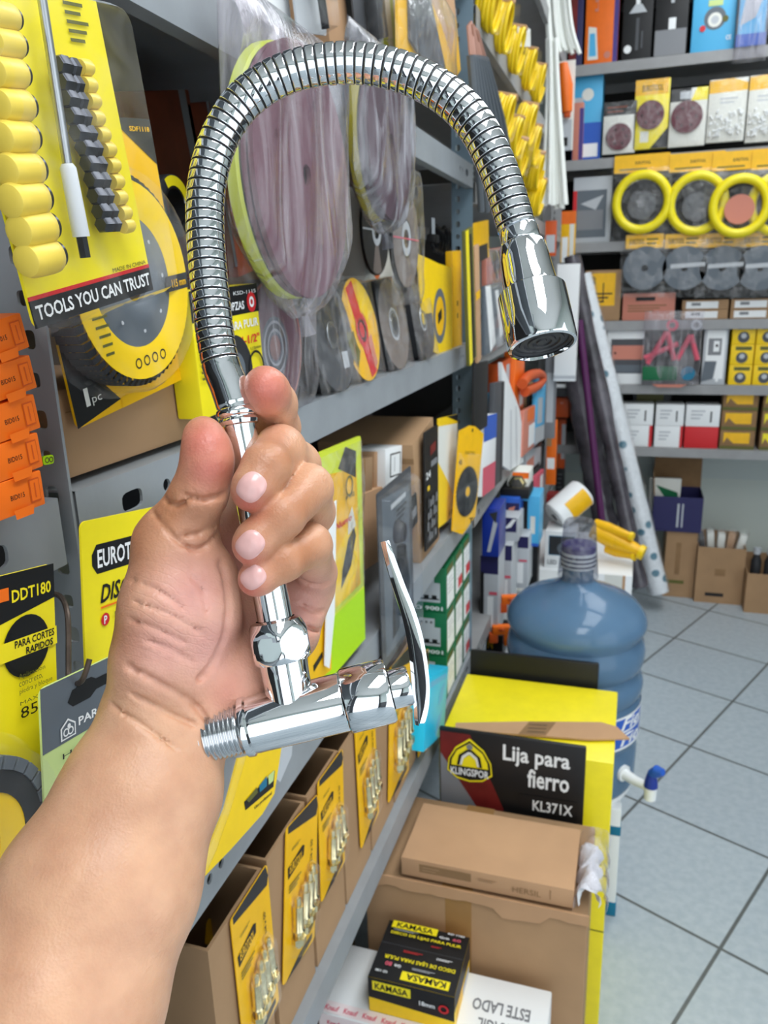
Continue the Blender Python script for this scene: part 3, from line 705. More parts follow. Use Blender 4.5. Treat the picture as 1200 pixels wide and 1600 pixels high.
def pack(name, label, cat, quad, face, ops=(), depth=.0012, X=None, Y=None, th=None, group=None, side=None, sideops=None, shape=None, bev=None, topops=None, parent=None, ymove=0.):
    """a card or a carton: its front at the given plane, its depth going back; sideops print on its left side, topops on its top"""
    th = (90. if X is not None else 0.) if th is None else th
    M, w, h = quadfit(quad, X, Y, th)
    mb = MB(); side = side or face
    if shape: mb.prism([((u - .5) * w, v * h) for u, v in shape], 0, depth, face, side)
    elif depth < .004: mb.prism(card_shape(w, h), 0, depth, face, side)
    else: mb.box(-w / 2, w / 2, 0, depth, 0, h, face, min(bev if bev is not None else .0016, w * .2, h * .2, depth * .2))
    ops_draw(mb, ops, w, h)
    if sideops:
        mb.at(Matrix.Translation((-w / 2, depth / 2, 0)) @ Matrix.Rotation(-math.pi / 2, 4, 'Z')); ops_draw(mb, sideops, depth, h)
    if topops:
        mb.at(Matrix.Translation((0, 0, h)) @ Matrix.Rotation(-math.pi / 2, 4, 'X')); ops_draw(mb, topops, w, depth)
    o = mb.build(name); place(o, M)
    if label: tag(o, label, cat, group)
    o['_w'] = w; o['_h'] = h
    return o
def dims_of(o): return o['_w'], o['_h']
def film(o, name, w, h, depth, m='clear', x0=0., z0=0., nseed=1, out=None, rim=.0, label=None, wr=.0015):
    """a bulging clear film over the thing, in its own frame"""
    rnd = random.Random(nseed); ph = [rnd.uniform(0, 6.3) for _ in range(6)]
    def fn(u, v):
        a, b = u * 2 - 1, v * 2 - 1
        bul = max(0., (1 - abs(a) ** 4) * (1 - abs(b) ** 4)) ** .6
        wri = wr * (math.sin(9 * u + 3 * v + ph[0]) + math.sin(-6 * u + 14 * v + ph[1]) + .6 * math.sin(23 * u + 8 * v + ph[2]))
        return (x0 + (u - .5) * w, -depth * bul - wri * bul - .0008, z0 + v * h)
    mb = MB(); mb.grid(fn, 20, 20, m); return mb.build(name, o, label)
def shellbox(o, name, w, h, d, m='blister', x0=0., z0=0., r=.006, label=None):
    """moulded clear blister: a rounded open-backed tray turned to the front"""
    out = card_shape(w, h, r, 5); inn = card_shape(w - d * .5, h - d * .5, r, 5); n = len(out)
    vs = [(x0 + p[0], 0, z0 + p[1]) for p in out] + [(x0 + p[0] * 1.0, -d * .75, z0 + d * .25 + p[1]) for p in inn] + [(x0 + p[0] * .96, -d, z0 + d * .25 + h * .02 + p[1] * .96) for p in inn]
    fs = []
    for k in (0, 1):
        for i in range(n): fs.append((k * n + i, k * n + (i + 1) % n, (k + 1) * n + (i + 1) % n, (k + 1) * n + i))
    fs.append(tuple(2 * n + i for i in range(n)))
    mb = MB(); mb.add(vs, fs, m, True); return mb.build(name, o, label)
def local(o, p): return OM[o.name].inverted() @ Vector(p)
def trace(name, label, cat, pts, face, depth=.0012, X=None, Y=None, ops=(), group=None, side=None):
    """a flat cut-out card standing on the plane x=X or y=Y"""
    P = [onX(x, y, X) if X is not None else onY(x, y, Y) for x, y in pts]
    c = sum(P, Vector()) / len(P); b = min(p.z for p in P)
    R = Matrix.Rotation(math.radians(90 if X is not None else 0), 4, 'Z'); M = Matrix.Translation((c.x, c.y, b)) @ R
    L = [M.inverted() @ p for p in P]; poly = [(p.x, p.z) for p in L]
    ar = sum(poly[i][0] * poly[(i + 1) % len(poly)][1] - poly[(i + 1) % len(poly)][0] * poly[i][1] for i in range(len(poly)))
    if ar < 0: poly = poly[::-1]
    mb = MB(); mb.prism(poly, 0, depth, face, side); o = mb.build(name)
    w = max(p[0] for p in poly) - min(p[0] for p in poly); h = max(p[1] for p in poly)
    x0 = min(p[0] for p in poly)
    for op in ops:
        pass
    place(o, M); tag(o, label, cat, group); o['_w'] = w; o['_h'] = h
    return o
def wheel(name, label, cat, c, R, th, mats, nrm=90., tilt=0., lean=0., hole=.0111, n=44, group=None, ops=(), hub=None, parent=None):
    """abrasive wheel: disc with a bore, face towards the aisle; mats = (face, rim)"""
    M = Matrix.Translation(Vector(c)) @ Matrix.Rotation(math.radians(nrm), 4, 'Z') @ Matrix.Rotation(math.radians(tilt), 4, 'X') @ Matrix.Rotation(math.radians(lean), 4, 'Y')
    mb = MB()
    mb.lathe([(hole, th), (hole, 0), (R * .995, 0)], mats[0], n, 'y', smooth=False)
    mb.lathe([(R * .995, 0), (R, .0006), (R, th - .0006), (R * .995, th)], mats[1], n, 'y')
    mb.lathe([(R * .995, th), (hole, th)], mats[1], n, 'y', smooth=False)
    i = 0
    for o_ in ops:
        i += 1; y = -.00016 * i; k = o_[0]
        if k == 'ring': mb.ring(0, 0, o_[1] * R, o_[2] * R, y, o_[3], n)
        elif k == 'sec': mb.ring(0, 0, o_[1] * R, o_[2] * R, y, o_[3], 12, 1., math.radians(o_[4]), math.radians(o_[5]))
        elif k == 'r': mb.poly([(o_[1] * R, o_[2] * R), (o_[3] * R, o_[2] * R), (o_[3] * R, o_[4] * R), (o_[1] * R, o_[4] * R)], y, o_[5])
        elif k == 'p': mb.poly([(a * R, b * R) for a, b in o_[1]], y, o_[2])
        elif k == 't': mb.text(o_[1] * R, o_[2] * R, o_[3] * R, o_[4] * R, o_[5], y, o_[6], **(o_[7] if len(o_) > 7 else {}))
        elif k == 'c': mb.disc(o_[1] * R, o_[2] * R, o_[3] * R, y, o_[4])
    o = mb.build(name, parent)
    if parent: o.matrix_local = M
    else: place(o, M)
    if label and cat: tag(o, label, cat, group)
    if hub:
        h = MB(); h.lathe([(hole * .82, th * .5), (hole * .82, -.0008), (hole * 1.25, -.0008), (hole * 1.3, .0001)], hub, 28, 'y'); h.build('bore_ring', o)
    return o
def open_carton(name, label, cat, x0, x1, y0, y1, z0, z1, m='card', group=None, flaps=(), t=.003):
    """corrugated carton open at the top; world box"""
    o = thing(name, label, cat, ((x0 + x1) / 2, (y0 + y1) / 2, z0), group=group); a, b, h = (x1 - x0) / 2, (y1 - y0) / 2, z1 - z0
    mb = MB(); mb.box(-a, a, -b, -b + t, 0, h, m).box(-a, a, b - t, b, 0, h, m).box(-a, -a + t, -b + t, b - t, 0, h, m).box(a - t, a, -b + t, b - t, 0, h, m).box(-a + t, a - t, -b + t, b - t, 0, t, m)
    mb.build('carton_body', o)
    for (sd, ln, an) in flaps:
        f = MB(); r = math.radians(an)
        if sd == 'x+': f.at(Matrix.Translation((a, 0, h)) @ Matrix.Rotation(r, 4, 'Y')).box(-t, 0, -b, b, 0, ln, m)
        if sd == 'x-': f.at(Matrix.Translation((-a, 0, h)) @ Matrix.Rotation(-r, 4, 'Y')).box(0, t, -b, b, 0, ln, m)
        if sd == 'y+': f.at(Matrix.Translation((0, b, h)) @ Matrix.Rotation(-r, 4, 'X')).box(-a, a, -t, 0, 0, ln, m)
        if sd == 'y-': f.at(Matrix.Translation((0, -b, h)) @ Matrix.Rotation(r, 4, 'X')).box(-a, a, 0, t, 0, ln, m)
        f.build('flap', o)
    return o
# ================================================================== NEAR RACK AND MIDDLE RACK, TOP TO BOTTOM
# --- socket set card in front, upper left
o = pack('socket_set', 'yellow socket set on a blister card with a black slogan strip, hanging upper left', 'tool set',
  [(-58, -40), (146, -40), (238, 470), (22, 500)], 'lemon', [('r', 0, 0, 1, .085, 'ink'), ('r', 0, .085, 1, .098, 'red'),
   ('t', .03, .022, .98, .068, 'TOOLS YOU CAN TRUST', 'white'), ('t', .66, .102, .97, .116, 'MADE IN CHINA', 'ink', dict(bold=False)), ('ln', .72, .82, .9, .95, 5, 'olive')], X=-.243)
w, h = dims_of(o)
def onpack(o, px, py, X): return local(o, onX(px, py, X))
PXK = .36 / F
for i, (x, y, s) in enumerate([(57, 403, 1.0), (46, 358, 1.0), (33, 312, 1.0), (26, 266, .95), (18, 216, .9), (14, 166, .85), (6, 116, .8), (2, 70, .75), (-4, 28, .7)]):
    p = onpack(o, x, y, -.235); r = 24.5 * PXK * s; L = 34 * PXK * s
    mb = MB().at(Matrix.Translation((p.x, -.0105, p.z)))
    mb.lathe([(0, -L), (r * .6, -L), (r * .85, -L * .93), (r * .97, -L * .7), (r, -L * .3), (r, L * .3), (r * .97, L * .62), (r * .8, L * .76), (r * .7, L * .8)], 'yellow_plastic', 24, 'x')
    mb.lathe([(r * .74, L * .78), (r * .76, L * .96), (r * .6, L), (r * .52, L * .96), (r * .5, L * .5), (0, L * .5)], 'gunmetal', 24, 'x'); mb.build('large_socket', o, 'yellow sleeved large socket')
DS = [(107, 103), (112, 130), (118, 155), (124, 182), (133, 208), (142, 231), (149, 256), (155, 281), (160, 306), (167, 330), (172, 350)]
for x, y in DS:
    p = onpack(o, x, y, -.235); r = 13.6 * PXK; L = 20 * PXK
    mb = MB().at(Matrix.Translation((p.x, -.007, p.z)) @ Matrix.Rotation(.08, 4, 'Y'))
    mb.lathe([(0, -L), (r * .8, -L), (r, -L * .8), (r, -L * .1), (r * .8, 0), (r * .8, L * .2), (r, L * .35), (r, L * .9), (r * .7, L)], 'gunmetal', 6, 'x', smooth=False); mb.build('hex_socket', o, 'dark hexagonal socket')
    q = onpack(o, x + 32, y + 2, -.235); r = 12 * PXK; L = 13 * PXK
    mb = MB().at(Matrix.Translation((q.x, -.006, q.z)))
    mb.lathe([(0, -L), (r * .9, -L), (r, -L * .6), (r, L * .5), (r * .8, L * .9), (r * .5, L), (0, L)], 'yellow_plastic', 18, 'x'); mb.build('small_socket', o, 'small yellow sleeved socket')
a, b, c, d = [onpack(o, *p, -.235) for p in ((58, -30), (102, 256), (124, 370), (120, 405))]
mb = MB(); mb.tube([(a.x, -.009, a.z), (b.x, -.009, b.z)], [6.5 * PXK, 7 * PXK], 'steel', 16); mb.tube([(b.x, -.009, b.z), (b.x + (c.x - b.x) * .06, -.009, b.z + (c.z - b.z) * .06), (c.x, -.009, c.z)], [8 * PXK, 11.5 * PXK, 12.5 * PXK], 'label_print', 20)
mb.tube([(c.x, -.009, c.z), (c.x + (c.x - b.x) * .3, -.009, c.z + (c.z - b.z) * .3)], 8.5 * PXK, 'gunmetal', 6, smooth=False); mb.build('driver_shaft', o, 'long grey driver shaft')
for (x0, y0, x1, y1, dd) in ((-60, -40, 92, 440, .021), (62, -40, 138, 425, .019)):
    p, q = onpack(o, x0, y1, -.235), onpack(o, x1, y0, -.235)
shellbox(o, 'blister_cover', w * .985, h * 1.0, .021, x0=0, z0=-h * .03, r=.008)
# --- flap disc pack "1 pc" and the carton it stands on
mb = None
cz = LEV[3]
carton = pack('cardboard_box', 'crumpled brown cardboard box under the boxed flap disc on the left shelf', 'box', [(86, 622), (300, 560), (300, 692), (101, 741)], 'card', [('ln', .05, .72, .95, .76, 1, 'card_dark')], depth=.22, X=-.300, bev=.004, side='card')
o = pack('flap_disc_pack', 'yellow and black pack with a large black flap disc, behind the socket set', 'disc pack',
  [(48, 215), (252, 163), (282, 616), (90, 648)], 'amber', [('p', [(0, 0), (.34, .035), (0, .3)], 'ink'), ('p', [(1, 1), (.66, 1), (1, .84)], 'charcoal'), ('r', .34, .0, 1, .04, 'amber'),
  ('t', .085, .06, .115, .125, '1', 'offwhite'), ('t', .13, .055, .20, .085, 'pc', 'offwhite', dict(bold=False)), ('r', .73, .175, .98, .215, 'ink'), ('t', .76, .182, .96, .205, 'EUROTOOL', 'amber'), ('t', .80, .955, .97, .972, 'SDF1118', 'amber')], depth=.0015, X=-.293)
w, h = dims_of(o); p = local(o, onX(213, 440, -.272)); Rf = .0585
mb = MB().at(Matrix.Translation((p.x, -.021, p.z)))
fl = 40
prof = [(.021, .021), (.021, -.0005), (.023, -.0015), (.030, .0003), (.036, .0008), (Rf, .0008)]
mb.lathe([(.011, .004), (.011, .001), (.014, -.001), (.021, -.0015), (.024, -.0005), (.030, .001), (.0365, .002)], 'slate', 44, 'y')
mb.lathe([(.0362, .0019), (.044, .0003), (.0545, .0003)], 'yellow', 48, 'y', smooth=False)
n = 72
for i in range(n):
    a0, a1 = math.tau * i / n, math.tau * (i + .97) / n
    vs = []
    for rr, yy in ((.0545, .0002), (Rf, .003), (Rf, .018), (.05, .019)):
        for q, a in enumerate((a0, a1)): vs.append((rr * math.cos(a), yy + (.0016 if q else 0), rr * math.sin(a)))
    mb.add(vs, [(0, 1, 3, 2), (2, 3, 5, 4), (4, 5, 7, 6)], 'abrasive_black')
mb.text(.028, -.008, .052, -.0045, '115mm', .0, 'ink'); mb.poly([(.030, -.0105), (.0545, -.0105), (.0545, -.0015), (.030, -.0015)], .0001, 'charcoal'); mb.text(.036, -.0085, .052, -.004, '115 mm', -.0001, 'amber')
for i in range(4): mb.ring(-.012 + i * .0085, -.044, .0022, .0031, .0001, 'ink', 14)
for i in range(8):
    a = math.tau * i / 8; mb.disc(.0275 * math.cos(a), .0275 * math.sin(a), .0013, .0002, 'lgrey', 8)
for r_ in range(5): mb.poly([(-.045 + r_ * .0014, -.014 - r_ * .005), (-.032, -.014 - r_ * .005), (-.032, -.0125 - r_ * .005), (-.045 + r_ * .0014, -.0125 - r_ * .005)], .0001, 'olive')
mb.build('flap_disc', o, 'black flap disc with a yellow ring label')
mb = MB().at(Matrix.Translation((p.x, 0, p.z))); mb.lathe([(Rf + .008, 0), (Rf + .0045, -.003), (Rf + .0035, -.020), (Rf + .0005, -.0245), (Rf * .9, -.026), (0, -.026)], 'blister', 48, 'y'); mb.build('blister_cover', o)
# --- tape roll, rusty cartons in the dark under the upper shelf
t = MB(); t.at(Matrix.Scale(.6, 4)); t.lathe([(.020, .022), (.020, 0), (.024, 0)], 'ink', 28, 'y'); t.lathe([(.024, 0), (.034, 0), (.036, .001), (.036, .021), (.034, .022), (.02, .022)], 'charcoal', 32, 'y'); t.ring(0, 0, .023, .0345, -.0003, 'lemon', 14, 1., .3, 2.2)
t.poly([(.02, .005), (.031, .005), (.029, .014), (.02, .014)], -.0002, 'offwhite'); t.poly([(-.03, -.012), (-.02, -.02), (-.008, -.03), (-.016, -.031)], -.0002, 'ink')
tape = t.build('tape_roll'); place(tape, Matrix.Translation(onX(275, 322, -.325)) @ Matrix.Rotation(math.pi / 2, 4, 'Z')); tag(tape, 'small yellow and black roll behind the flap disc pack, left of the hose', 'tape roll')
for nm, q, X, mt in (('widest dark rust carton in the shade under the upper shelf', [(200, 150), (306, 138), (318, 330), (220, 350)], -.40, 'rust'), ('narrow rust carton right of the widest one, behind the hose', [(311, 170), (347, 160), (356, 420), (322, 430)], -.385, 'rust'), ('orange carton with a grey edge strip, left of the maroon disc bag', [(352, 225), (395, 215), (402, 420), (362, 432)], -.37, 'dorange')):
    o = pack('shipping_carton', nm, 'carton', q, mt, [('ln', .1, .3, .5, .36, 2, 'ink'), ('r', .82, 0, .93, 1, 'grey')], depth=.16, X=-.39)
o = pack('sanding_pad_box', 'yellow and black ten piece card with a disc picture, behind the hose', 'box', [(301, 462), (404, 437), (413, 622), (312, 652)], 'lemon',
 [('r', 0, .76, 1, 1, 'ink'), ('t', .50, .80, .76, .87, '10PZAS', 'white'), ('c', .88, .85, .075, 'red'), ('c', .88, .85, .04, 'white', .02), ('t', .6, .925, .96, .955, 'KSD-1115', 'white', dict(bold=False)), ('t', .46, .64, .95, .71, 'PARA PULIR', 'white'), ('t', .62, .50, .95, .575, '4-1/2"', 'red'), ('t', .78, .44, .96, .465, '115mm', 'ink'),
  ('c', .52, .30, .26, 'charcoal'), ('c', .52, .30, .14, 'slate'), ('c', .52, .30, .07, 'lemon'), ('c', .84, .28, .13, 'ink', .11), ('ln', .02, .3, .2, .7, 8, 'olive')], depth=.02, X=-.279, side='lemon')
# --- orange boxes at the left edge
OB = []
for i, (ya, yb, x) in enumerate([(486, 545, 38), (552, 608, 51), (613, 671, 57), (673, 731, 62), (732, 790, 66)]):
    o = pack('orange_box', ['topmost of the five orange boxes at the left edge, under the socket set', 'second orange box from the top at the left edge', 'third orange box from the top, middle of the stack at the left edge', 'fourth orange box from the top at the left edge', 'lowest orange box of the stack, by the post with the green tag'][i], 'box',
      [(x - 92, ya + 33), (x, ya), (x + 3, yb), (x - 88, yb + 31)], 'orange', [('t', .42, .42, .66, .56, 'BID015', 'ink', dict(bold=False)), ('r', .75, .18, .93, .84, 'dorange'), ('r', .765, .22, .915, .8, 'orange'), ('r', .83, .3, .85, .72, 'dorange'), ('r', .0, .1, .14, .62, 'ink')], depth=.05, X=-.268, group='stacked orange boxes at the left edge', bev=.0008)
    w, h = dims_of(o); mb = MB(); mb.poly([(-w * .1, h * .16), (w * .25, h * .16), (w * .22, -h * .1), (-w * .08, -h * .1)], -.0016, 'orange'); mb.build('tuck_flap', o)
o = pack('shelf_tag', 'small lime green tag stuck on the near grey post', 'tag', [(67, 713), (84, 710), (84, 724), (68, 727)], 'lime', [('c', .35, .5, .2, 'olive', .12), ('c', .72, .5, .2, 'olive', .12)], depth=.001, X=-.2905)
# --- goods on the upper shelf, seen over the hose
U = LEV[4]
def yat(px, py, X): return onX(px, py, X).y
o = pack('white_box', 'white box on the upper shelf, left of the green screwdriver pack', 'box', [(385, -60), (452, -60), (452, 62), (396, 36)], 'white', [('r', .06, .62, .9, .66, 'lgrey')], depth=.08, X=-.33)
o = pack('screwdriver_pack', 'clear pack with a green handled screwdriver, above the hose', 'tool pack', [(456, -60), (502, -60), (508, 62), (462, 40)], 'lgrey', [], depth=.002, X=-.318)
w, h = dims_of(o); mb = MB(); mb.tube([(0, -.012, h), (0, -.012, h * .52)], .0095, 'green', 12); mb.tube([(0, -.012, h * .52), (0, -.012, h * .49)], .007, 'ink', 12); mb.build('handle', o, 'green plastic handle')
mb = MB(); mb.tube([(.001, -.012, h * .5), (.004, -.012, h * .05)], .004, 'ink', 10); mb.build('blade', o); shellbox(o, 'blister_cover', w * .95, h * .97, .018)
pack('cardboard_box', 'narrow cardboard box standing on the upper shelf, over the middle of the hose', 'box', [(508, -60), (541, -60), (541, 72), (509, 66)], 'card_light', [('ln', .2, .5, .8, .8, 4, 'card')], depth=.1, X=-.33)
o = pack('hose_pack', 'clear pack with a dark tube on the upper shelf, right of the cardboard box', 'tool pack', [(550, -60), (586, -60), (590, 78), (553, 70)], 'dgrey', [], depth=.002, X=-.318)
w, h = dims_of(o); mb = MB(); mb.tube([(0, -.012, h), (0, -.012, h * .3), (.003, -.012, 0.01)], .0115, 'charcoal', 14); mb.build('tube', o); shellbox(o, 'blister_cover', w * .98, h * .98, .024)
o = pack('blade_pack', 'pale green and white blade strip on the upper shelf, above the hose crown', 'tool pack', [(593, -60), (618, -60), (620, 82), (596, 78)], 'white', [('r', 0, 0, .28, 1, 'citron'), ('r', .6, 0, .8, 1, 'lgreen')], depth=.006, X=-.312)
o = trace('disc_pack', 'yellow pack with grey sanding discs in film, upper shelf by the far post', 'disc pack', [(620, -50), (652, -50), (690, 40), (706, 90), (706, 128), (690, 130), (640, 100), (622, 85)], 'amber', .003, X=-.285)
w, h = dims_of(o); mb = MB(); mb.prism([(-w * .36, h * .22), (-w * .1, h * .12), (w * .22, h * .16), (w * .30, h * .3), (w * .12, h * .62), (-w * .06, h * .95), (-w * .36, h * .98)], -.004, -.001, 'dgrey'); mb.build('sanding_disc', o, 'grey sanding disc')
mb = MB(); mb.poly([(w * .26, h * .08), (w * .44, h * .02), (w * .46, h * .24), (w * .3, h * .34)], -.0045, 'yellow'); mb.build('label', o, 'yellow printed label'); film(o, 'film', w * 1.1, h * 1.05, .014, 'clear', nseed=3)
pack('display_card', 'tan card with a yellow corner behind the grey disc pack', 'card', [(655, -60), (690, -60), (728, 60), (700, 130)], 'card_light', [('p', [(.3, 0), (1, 0), (1, .4)], 'amber')], depth=.002, X=-.30)
# --- film bag drooping over the upper shelf lip
bag = thing('plastic_bag', 'milky empty plastic bag drooping over the upper shelf edge, behind the hose', 'bag', onX(405, 90, -.283))
P = [onX(x, y, -.279) for x, y in ((362, -10), (440, 40), (505, 82), (480, 130), (430, 150), (378, 152))]
def bagfn(u, v):
    a = P[0].lerp(P[2], u); b = P[5].lerp(P[3], u); q = a.lerp(b, v); q = q + Vector((.006 * math.sin(9 * u + 5 * v) + .012 * v * math.sin(3 * u), 0, .004 * math.sin(14 * u))); return tuple(q - bag.location)
mb = MB(); mb.grid(bagfn, 18, 12, 'milky'); mb.build('bag_film', bag)
# --- bags of maroon sanding discs
def sanding_bag(name, label, pts, X, cx, cy, R, stripe, cat='bag of discs', yaw=0., bagmat='bag_streak', dm='maroon', seed=1):
    c = onX(cx, cy, X); t = thing(name, label, cat, c, (0, 0, math.radians(90 - yaw)))
    for k, (dy, rr) in enumerate(((.0, R), (.006, R * .99))):
        mb = MB(); mb.lathe([(.008, dy + .004), (.008, dy), (rr, dy), (rr, dy + .004)], dm, 44, 'y', smooth=False)
        for i in range(8):
            a = math.tau * i / 8 + .4; mb.disc(rr * .62 * math.cos(a), rr * .62 * math.sin(a), .0035, dy - .0003, 'maroon_dark', 10)
        mb.build('sanding_disc', t, 'maroon sanding disc')
    mb = MB(); mb.lathe([(R * .98, .012), (R * 1.0, .014), (R * 1.0, .022), (R * .9, .024), (0, .024)], stripe, 44, 'y'); mb.build('backing_disc', t, 'yellow green disc at the back of the pile')
    w = R * 1.16
    def mk(sg):
        def fn(u, v):
            b = v * 2 - 1; a = u * 2 - 1
            ww = w * (1.0 if b > -.35 else max(.06, 1 - ((-.35 - b) / .75) ** 1.5)); zz = b * R * (1.22 if b > 0 else 1.10) - (.006 if b < -.8 else 0)
            bul = max(0, 1 - abs(a) ** 8) * max(0, 1 - abs(b) ** 8)
            wr = .0022 * (math.sin(11 * u + 4 * v + seed) + math.sin(21 * u - 6 * v + 2 * seed))
            return (a * ww + .003 * math.sin(7 * v + seed), sg * (.021 * bul + wr * bul) + .012, zz)
        return fn
    mb = MB(); mb.grid(mk(-1), 24, 24, bagmat); mb.grid(mk(.7), 24, 24, bagmat); mb.tube([(0, .01, -R * 1.10 - .004), (.004, .008, -R * 1.10 - .02)], [.004, .007], bagmat, 8); mb.build('bag', t, 'clear knotted bag')
    return t
sanding_bag('sanding_disc_bag', 'large clear bag of maroon sanding discs hanging inside the arch of the hose', None, -.256, 480, 274, .094, 'citron', seed=1)
sanding_bag('sanding_disc_bag', 'smaller clear bag of sanding discs with a yellow stripe, right of the large maroon bag', None, -.258, 612, 222, .078, 'lemon', bagmat='smoke', dm='maroon', seed=4)
# --- abrasive wheels along the shelf
ZS = LEV[3]
t = pack('white_box', 'white and grey box behind the striped cutting disc', 'box', [(566, 290), (613, 300), (618, 430), (570, 440)], 'offwhite', [('c', .36, .14, .12, 'orange'), ('ln', .1, .3, .5, .4, 2, 'lgrey')], depth=.09, X=-.355, sideops=[('t', .1, .35, .6, .45, '115 x 1.0', 'ink', dict(bold=False))])
pack('cardboard_box', 'low cardboard box behind the row of wheels, under the white and grey box', 'box', [(500, 452), (612, 425), (618, 520), (510, 545)], 'card_light', [('r', .1, .75, .4, .9, 'card_dark')], depth=.09, X=-.36)
wheel('cutting_disc', 'thin dark cutting disc with stripes, leaning on the white and grey box', 'cutting disc', onX(588, 360, -.338), .0575, .004, ('charcoal', 'ink'), ops=[('sec', .3, .96, 'abrasive_brown', 250, 290), ('sec', .3, .96, 'abrasive_brown', 70, 110), ('ring', .19, .34, 'lgrey'), ('r', -1, -.02, 1, .02, 'lgrey')])
w_ = wheel('cutting_disc', 'bagged brown cutting disc with a red line, below the smaller disc bag', 'cutting disc', onX(635, 373, -.275), .0575, .006, ('abrasive_brown', 'ink'), ops=[('ring', .19, .36, 'lgrey'), ('ring', .36, .39, 'ink'), ('r', -1, -.016, 1, .016, 'pink')])
film(w_, 'bag', .135, .16, .012, 'clear', z0=-.078, nseed=8)
bd = wheel('grinding_disc_bag', 'clear bag of pinkish grinding discs beside the index finger', 'bag of discs', onX(430, 543, -.300), .0575, .018, ('salmon', 'abrasive_brown'), ops=[('ring', .18, .95, 'maroon'), ('ring', .2, .46, 'slate'), ('ring', .24, .40, 'lgrey'), ('ring', .28, .36, 'dgrey')])
film(bd, 'bag', .15, .165, .02, 'bag_streak', z0=-.062, nseed=5)
WH = [('black stack of cutting discs with a silver bore, first of the standing wheels', (517, 530), .030, 'dgrey', 'abrasive_black', [('sec', .26, .72, 'charcoal', 20, 165), ('ring', .2, .36, 'charcoal'), ('sec', .72, .95, 'charcoal', 60, 150), ('r', .25, -.62, .55, -.32, 'lgrey'), ('ln', 0)], 'steel'),
 ('red and yellow cutting discs in film, second of the standing wheels', (563, 527), .022, 'amber', 'ink', [('p', [(-.5, .8), (-.1, .95), (.5, -.85), (.1, -.95)], 'red'), ('sec', .4, .98, 'yellow', 20, 80), ('p', [(.25, -.2), (.5, -.1), (.6, -.7), (.4, -.8)], 'salmon'), ('sec', .5, .9, 'olive', 180, 230), ('ring', .19, .34, 'red')], 'ink'),
 ('brown grey stack of cutting discs, third of the standing wheels', (614, 516), .034, 'abrasive_brown', 'abrasive_black', [('ring', .18, .36, 'lgrey'), ('ring', .24, .3, 'grey')], 'steel'),
 ('dark grey stack of cutting discs, fourth of the standing wheels', (659, 507), .034, 'abrasive', 'abrasive_black', [('ring', .18, .30, 'lgrey'), ('ring', .31, .33, 'ink')], 'steel')]
for lb, p, th, fm, rm, ops, hub in WH:
    y = onX(*p, -.298).y
    q = wheel('cutting_disc_stack', lb, 'cutting disc', (-.296, y, ZS + .0577), .0575, th, (fm, rm), ops=[x for x in ops if x[0] != 'ln'], hub=hub, tilt=-9, group='cutting disc stacks standing on the shelf')
    film(q, 'film_wrap', .118, .118, .003, 'clear', z0=-.059, nseed=int(th * 1000), wr=.0006)
trace('flap_disc_card', 'yellow card with a round disc picture, right of the standing wheels', 'card', [(652, 396), (686, 412), (706, 418), (707, 552), (688, 556), (664, 540)], 'yellow', .002, X=-.297)
mb = MB(); c = bpy.data.objects['flap_disc_card']; w, h = dims_of(c)
mb.ring(.008, h * .42, .030, .042, -.0004, 'slate', 32); mb.ring(.008, h * .42, .010, .030, -.0002, 'amber', 32); mb.poly([(-.004, h * .34), (.02, h * .4), (.018, h * .5), (-.006, h * .44)], -.0006, 'ink'); mb.build('disc_picture', c)
pack('flap_disc_card', 'second yellow card standing edge on beside the blue grey post', 'card', [(707, 392), (721, 392), (722, 542), (709, 552)], 'amber', [('ln', .42, .3, .6, .55, 2, 'ink')], depth=.012, X=-.299)
# power leads in the dark corner
mb = MB()
for i in range(5):
    c = onX(680 + 5 * i, 372 + 3 * (i % 3), -.36 - .012 * i); mb.tube([(c.x, c.y + .03 * math.cos(a), c.z + .022 * math.sin(a)) for a in [math.tau * k / 22 for k in range(22)]], .0035, 'charcoal', 7, closed=True)
cords = mb.build('power_cord'); c = onX(675, 362, -.34); mb = MB(); mb.box(c.x - .008, c.x + .008, c.y - .008, c.y + .022, c.z - .018, c.z - .004, 'rubber', .003)
for dx in (0, .012): mb.tube([(c.x, c.y + dx, c.z - .006), (c.x, c.y + dx, c.z + .022)], .002, 'steel', 6)
mb.build('plug', cords); tag(cords, 'coiled dark power cord with a two pin plug, in the shade beside the far post', 'cord')
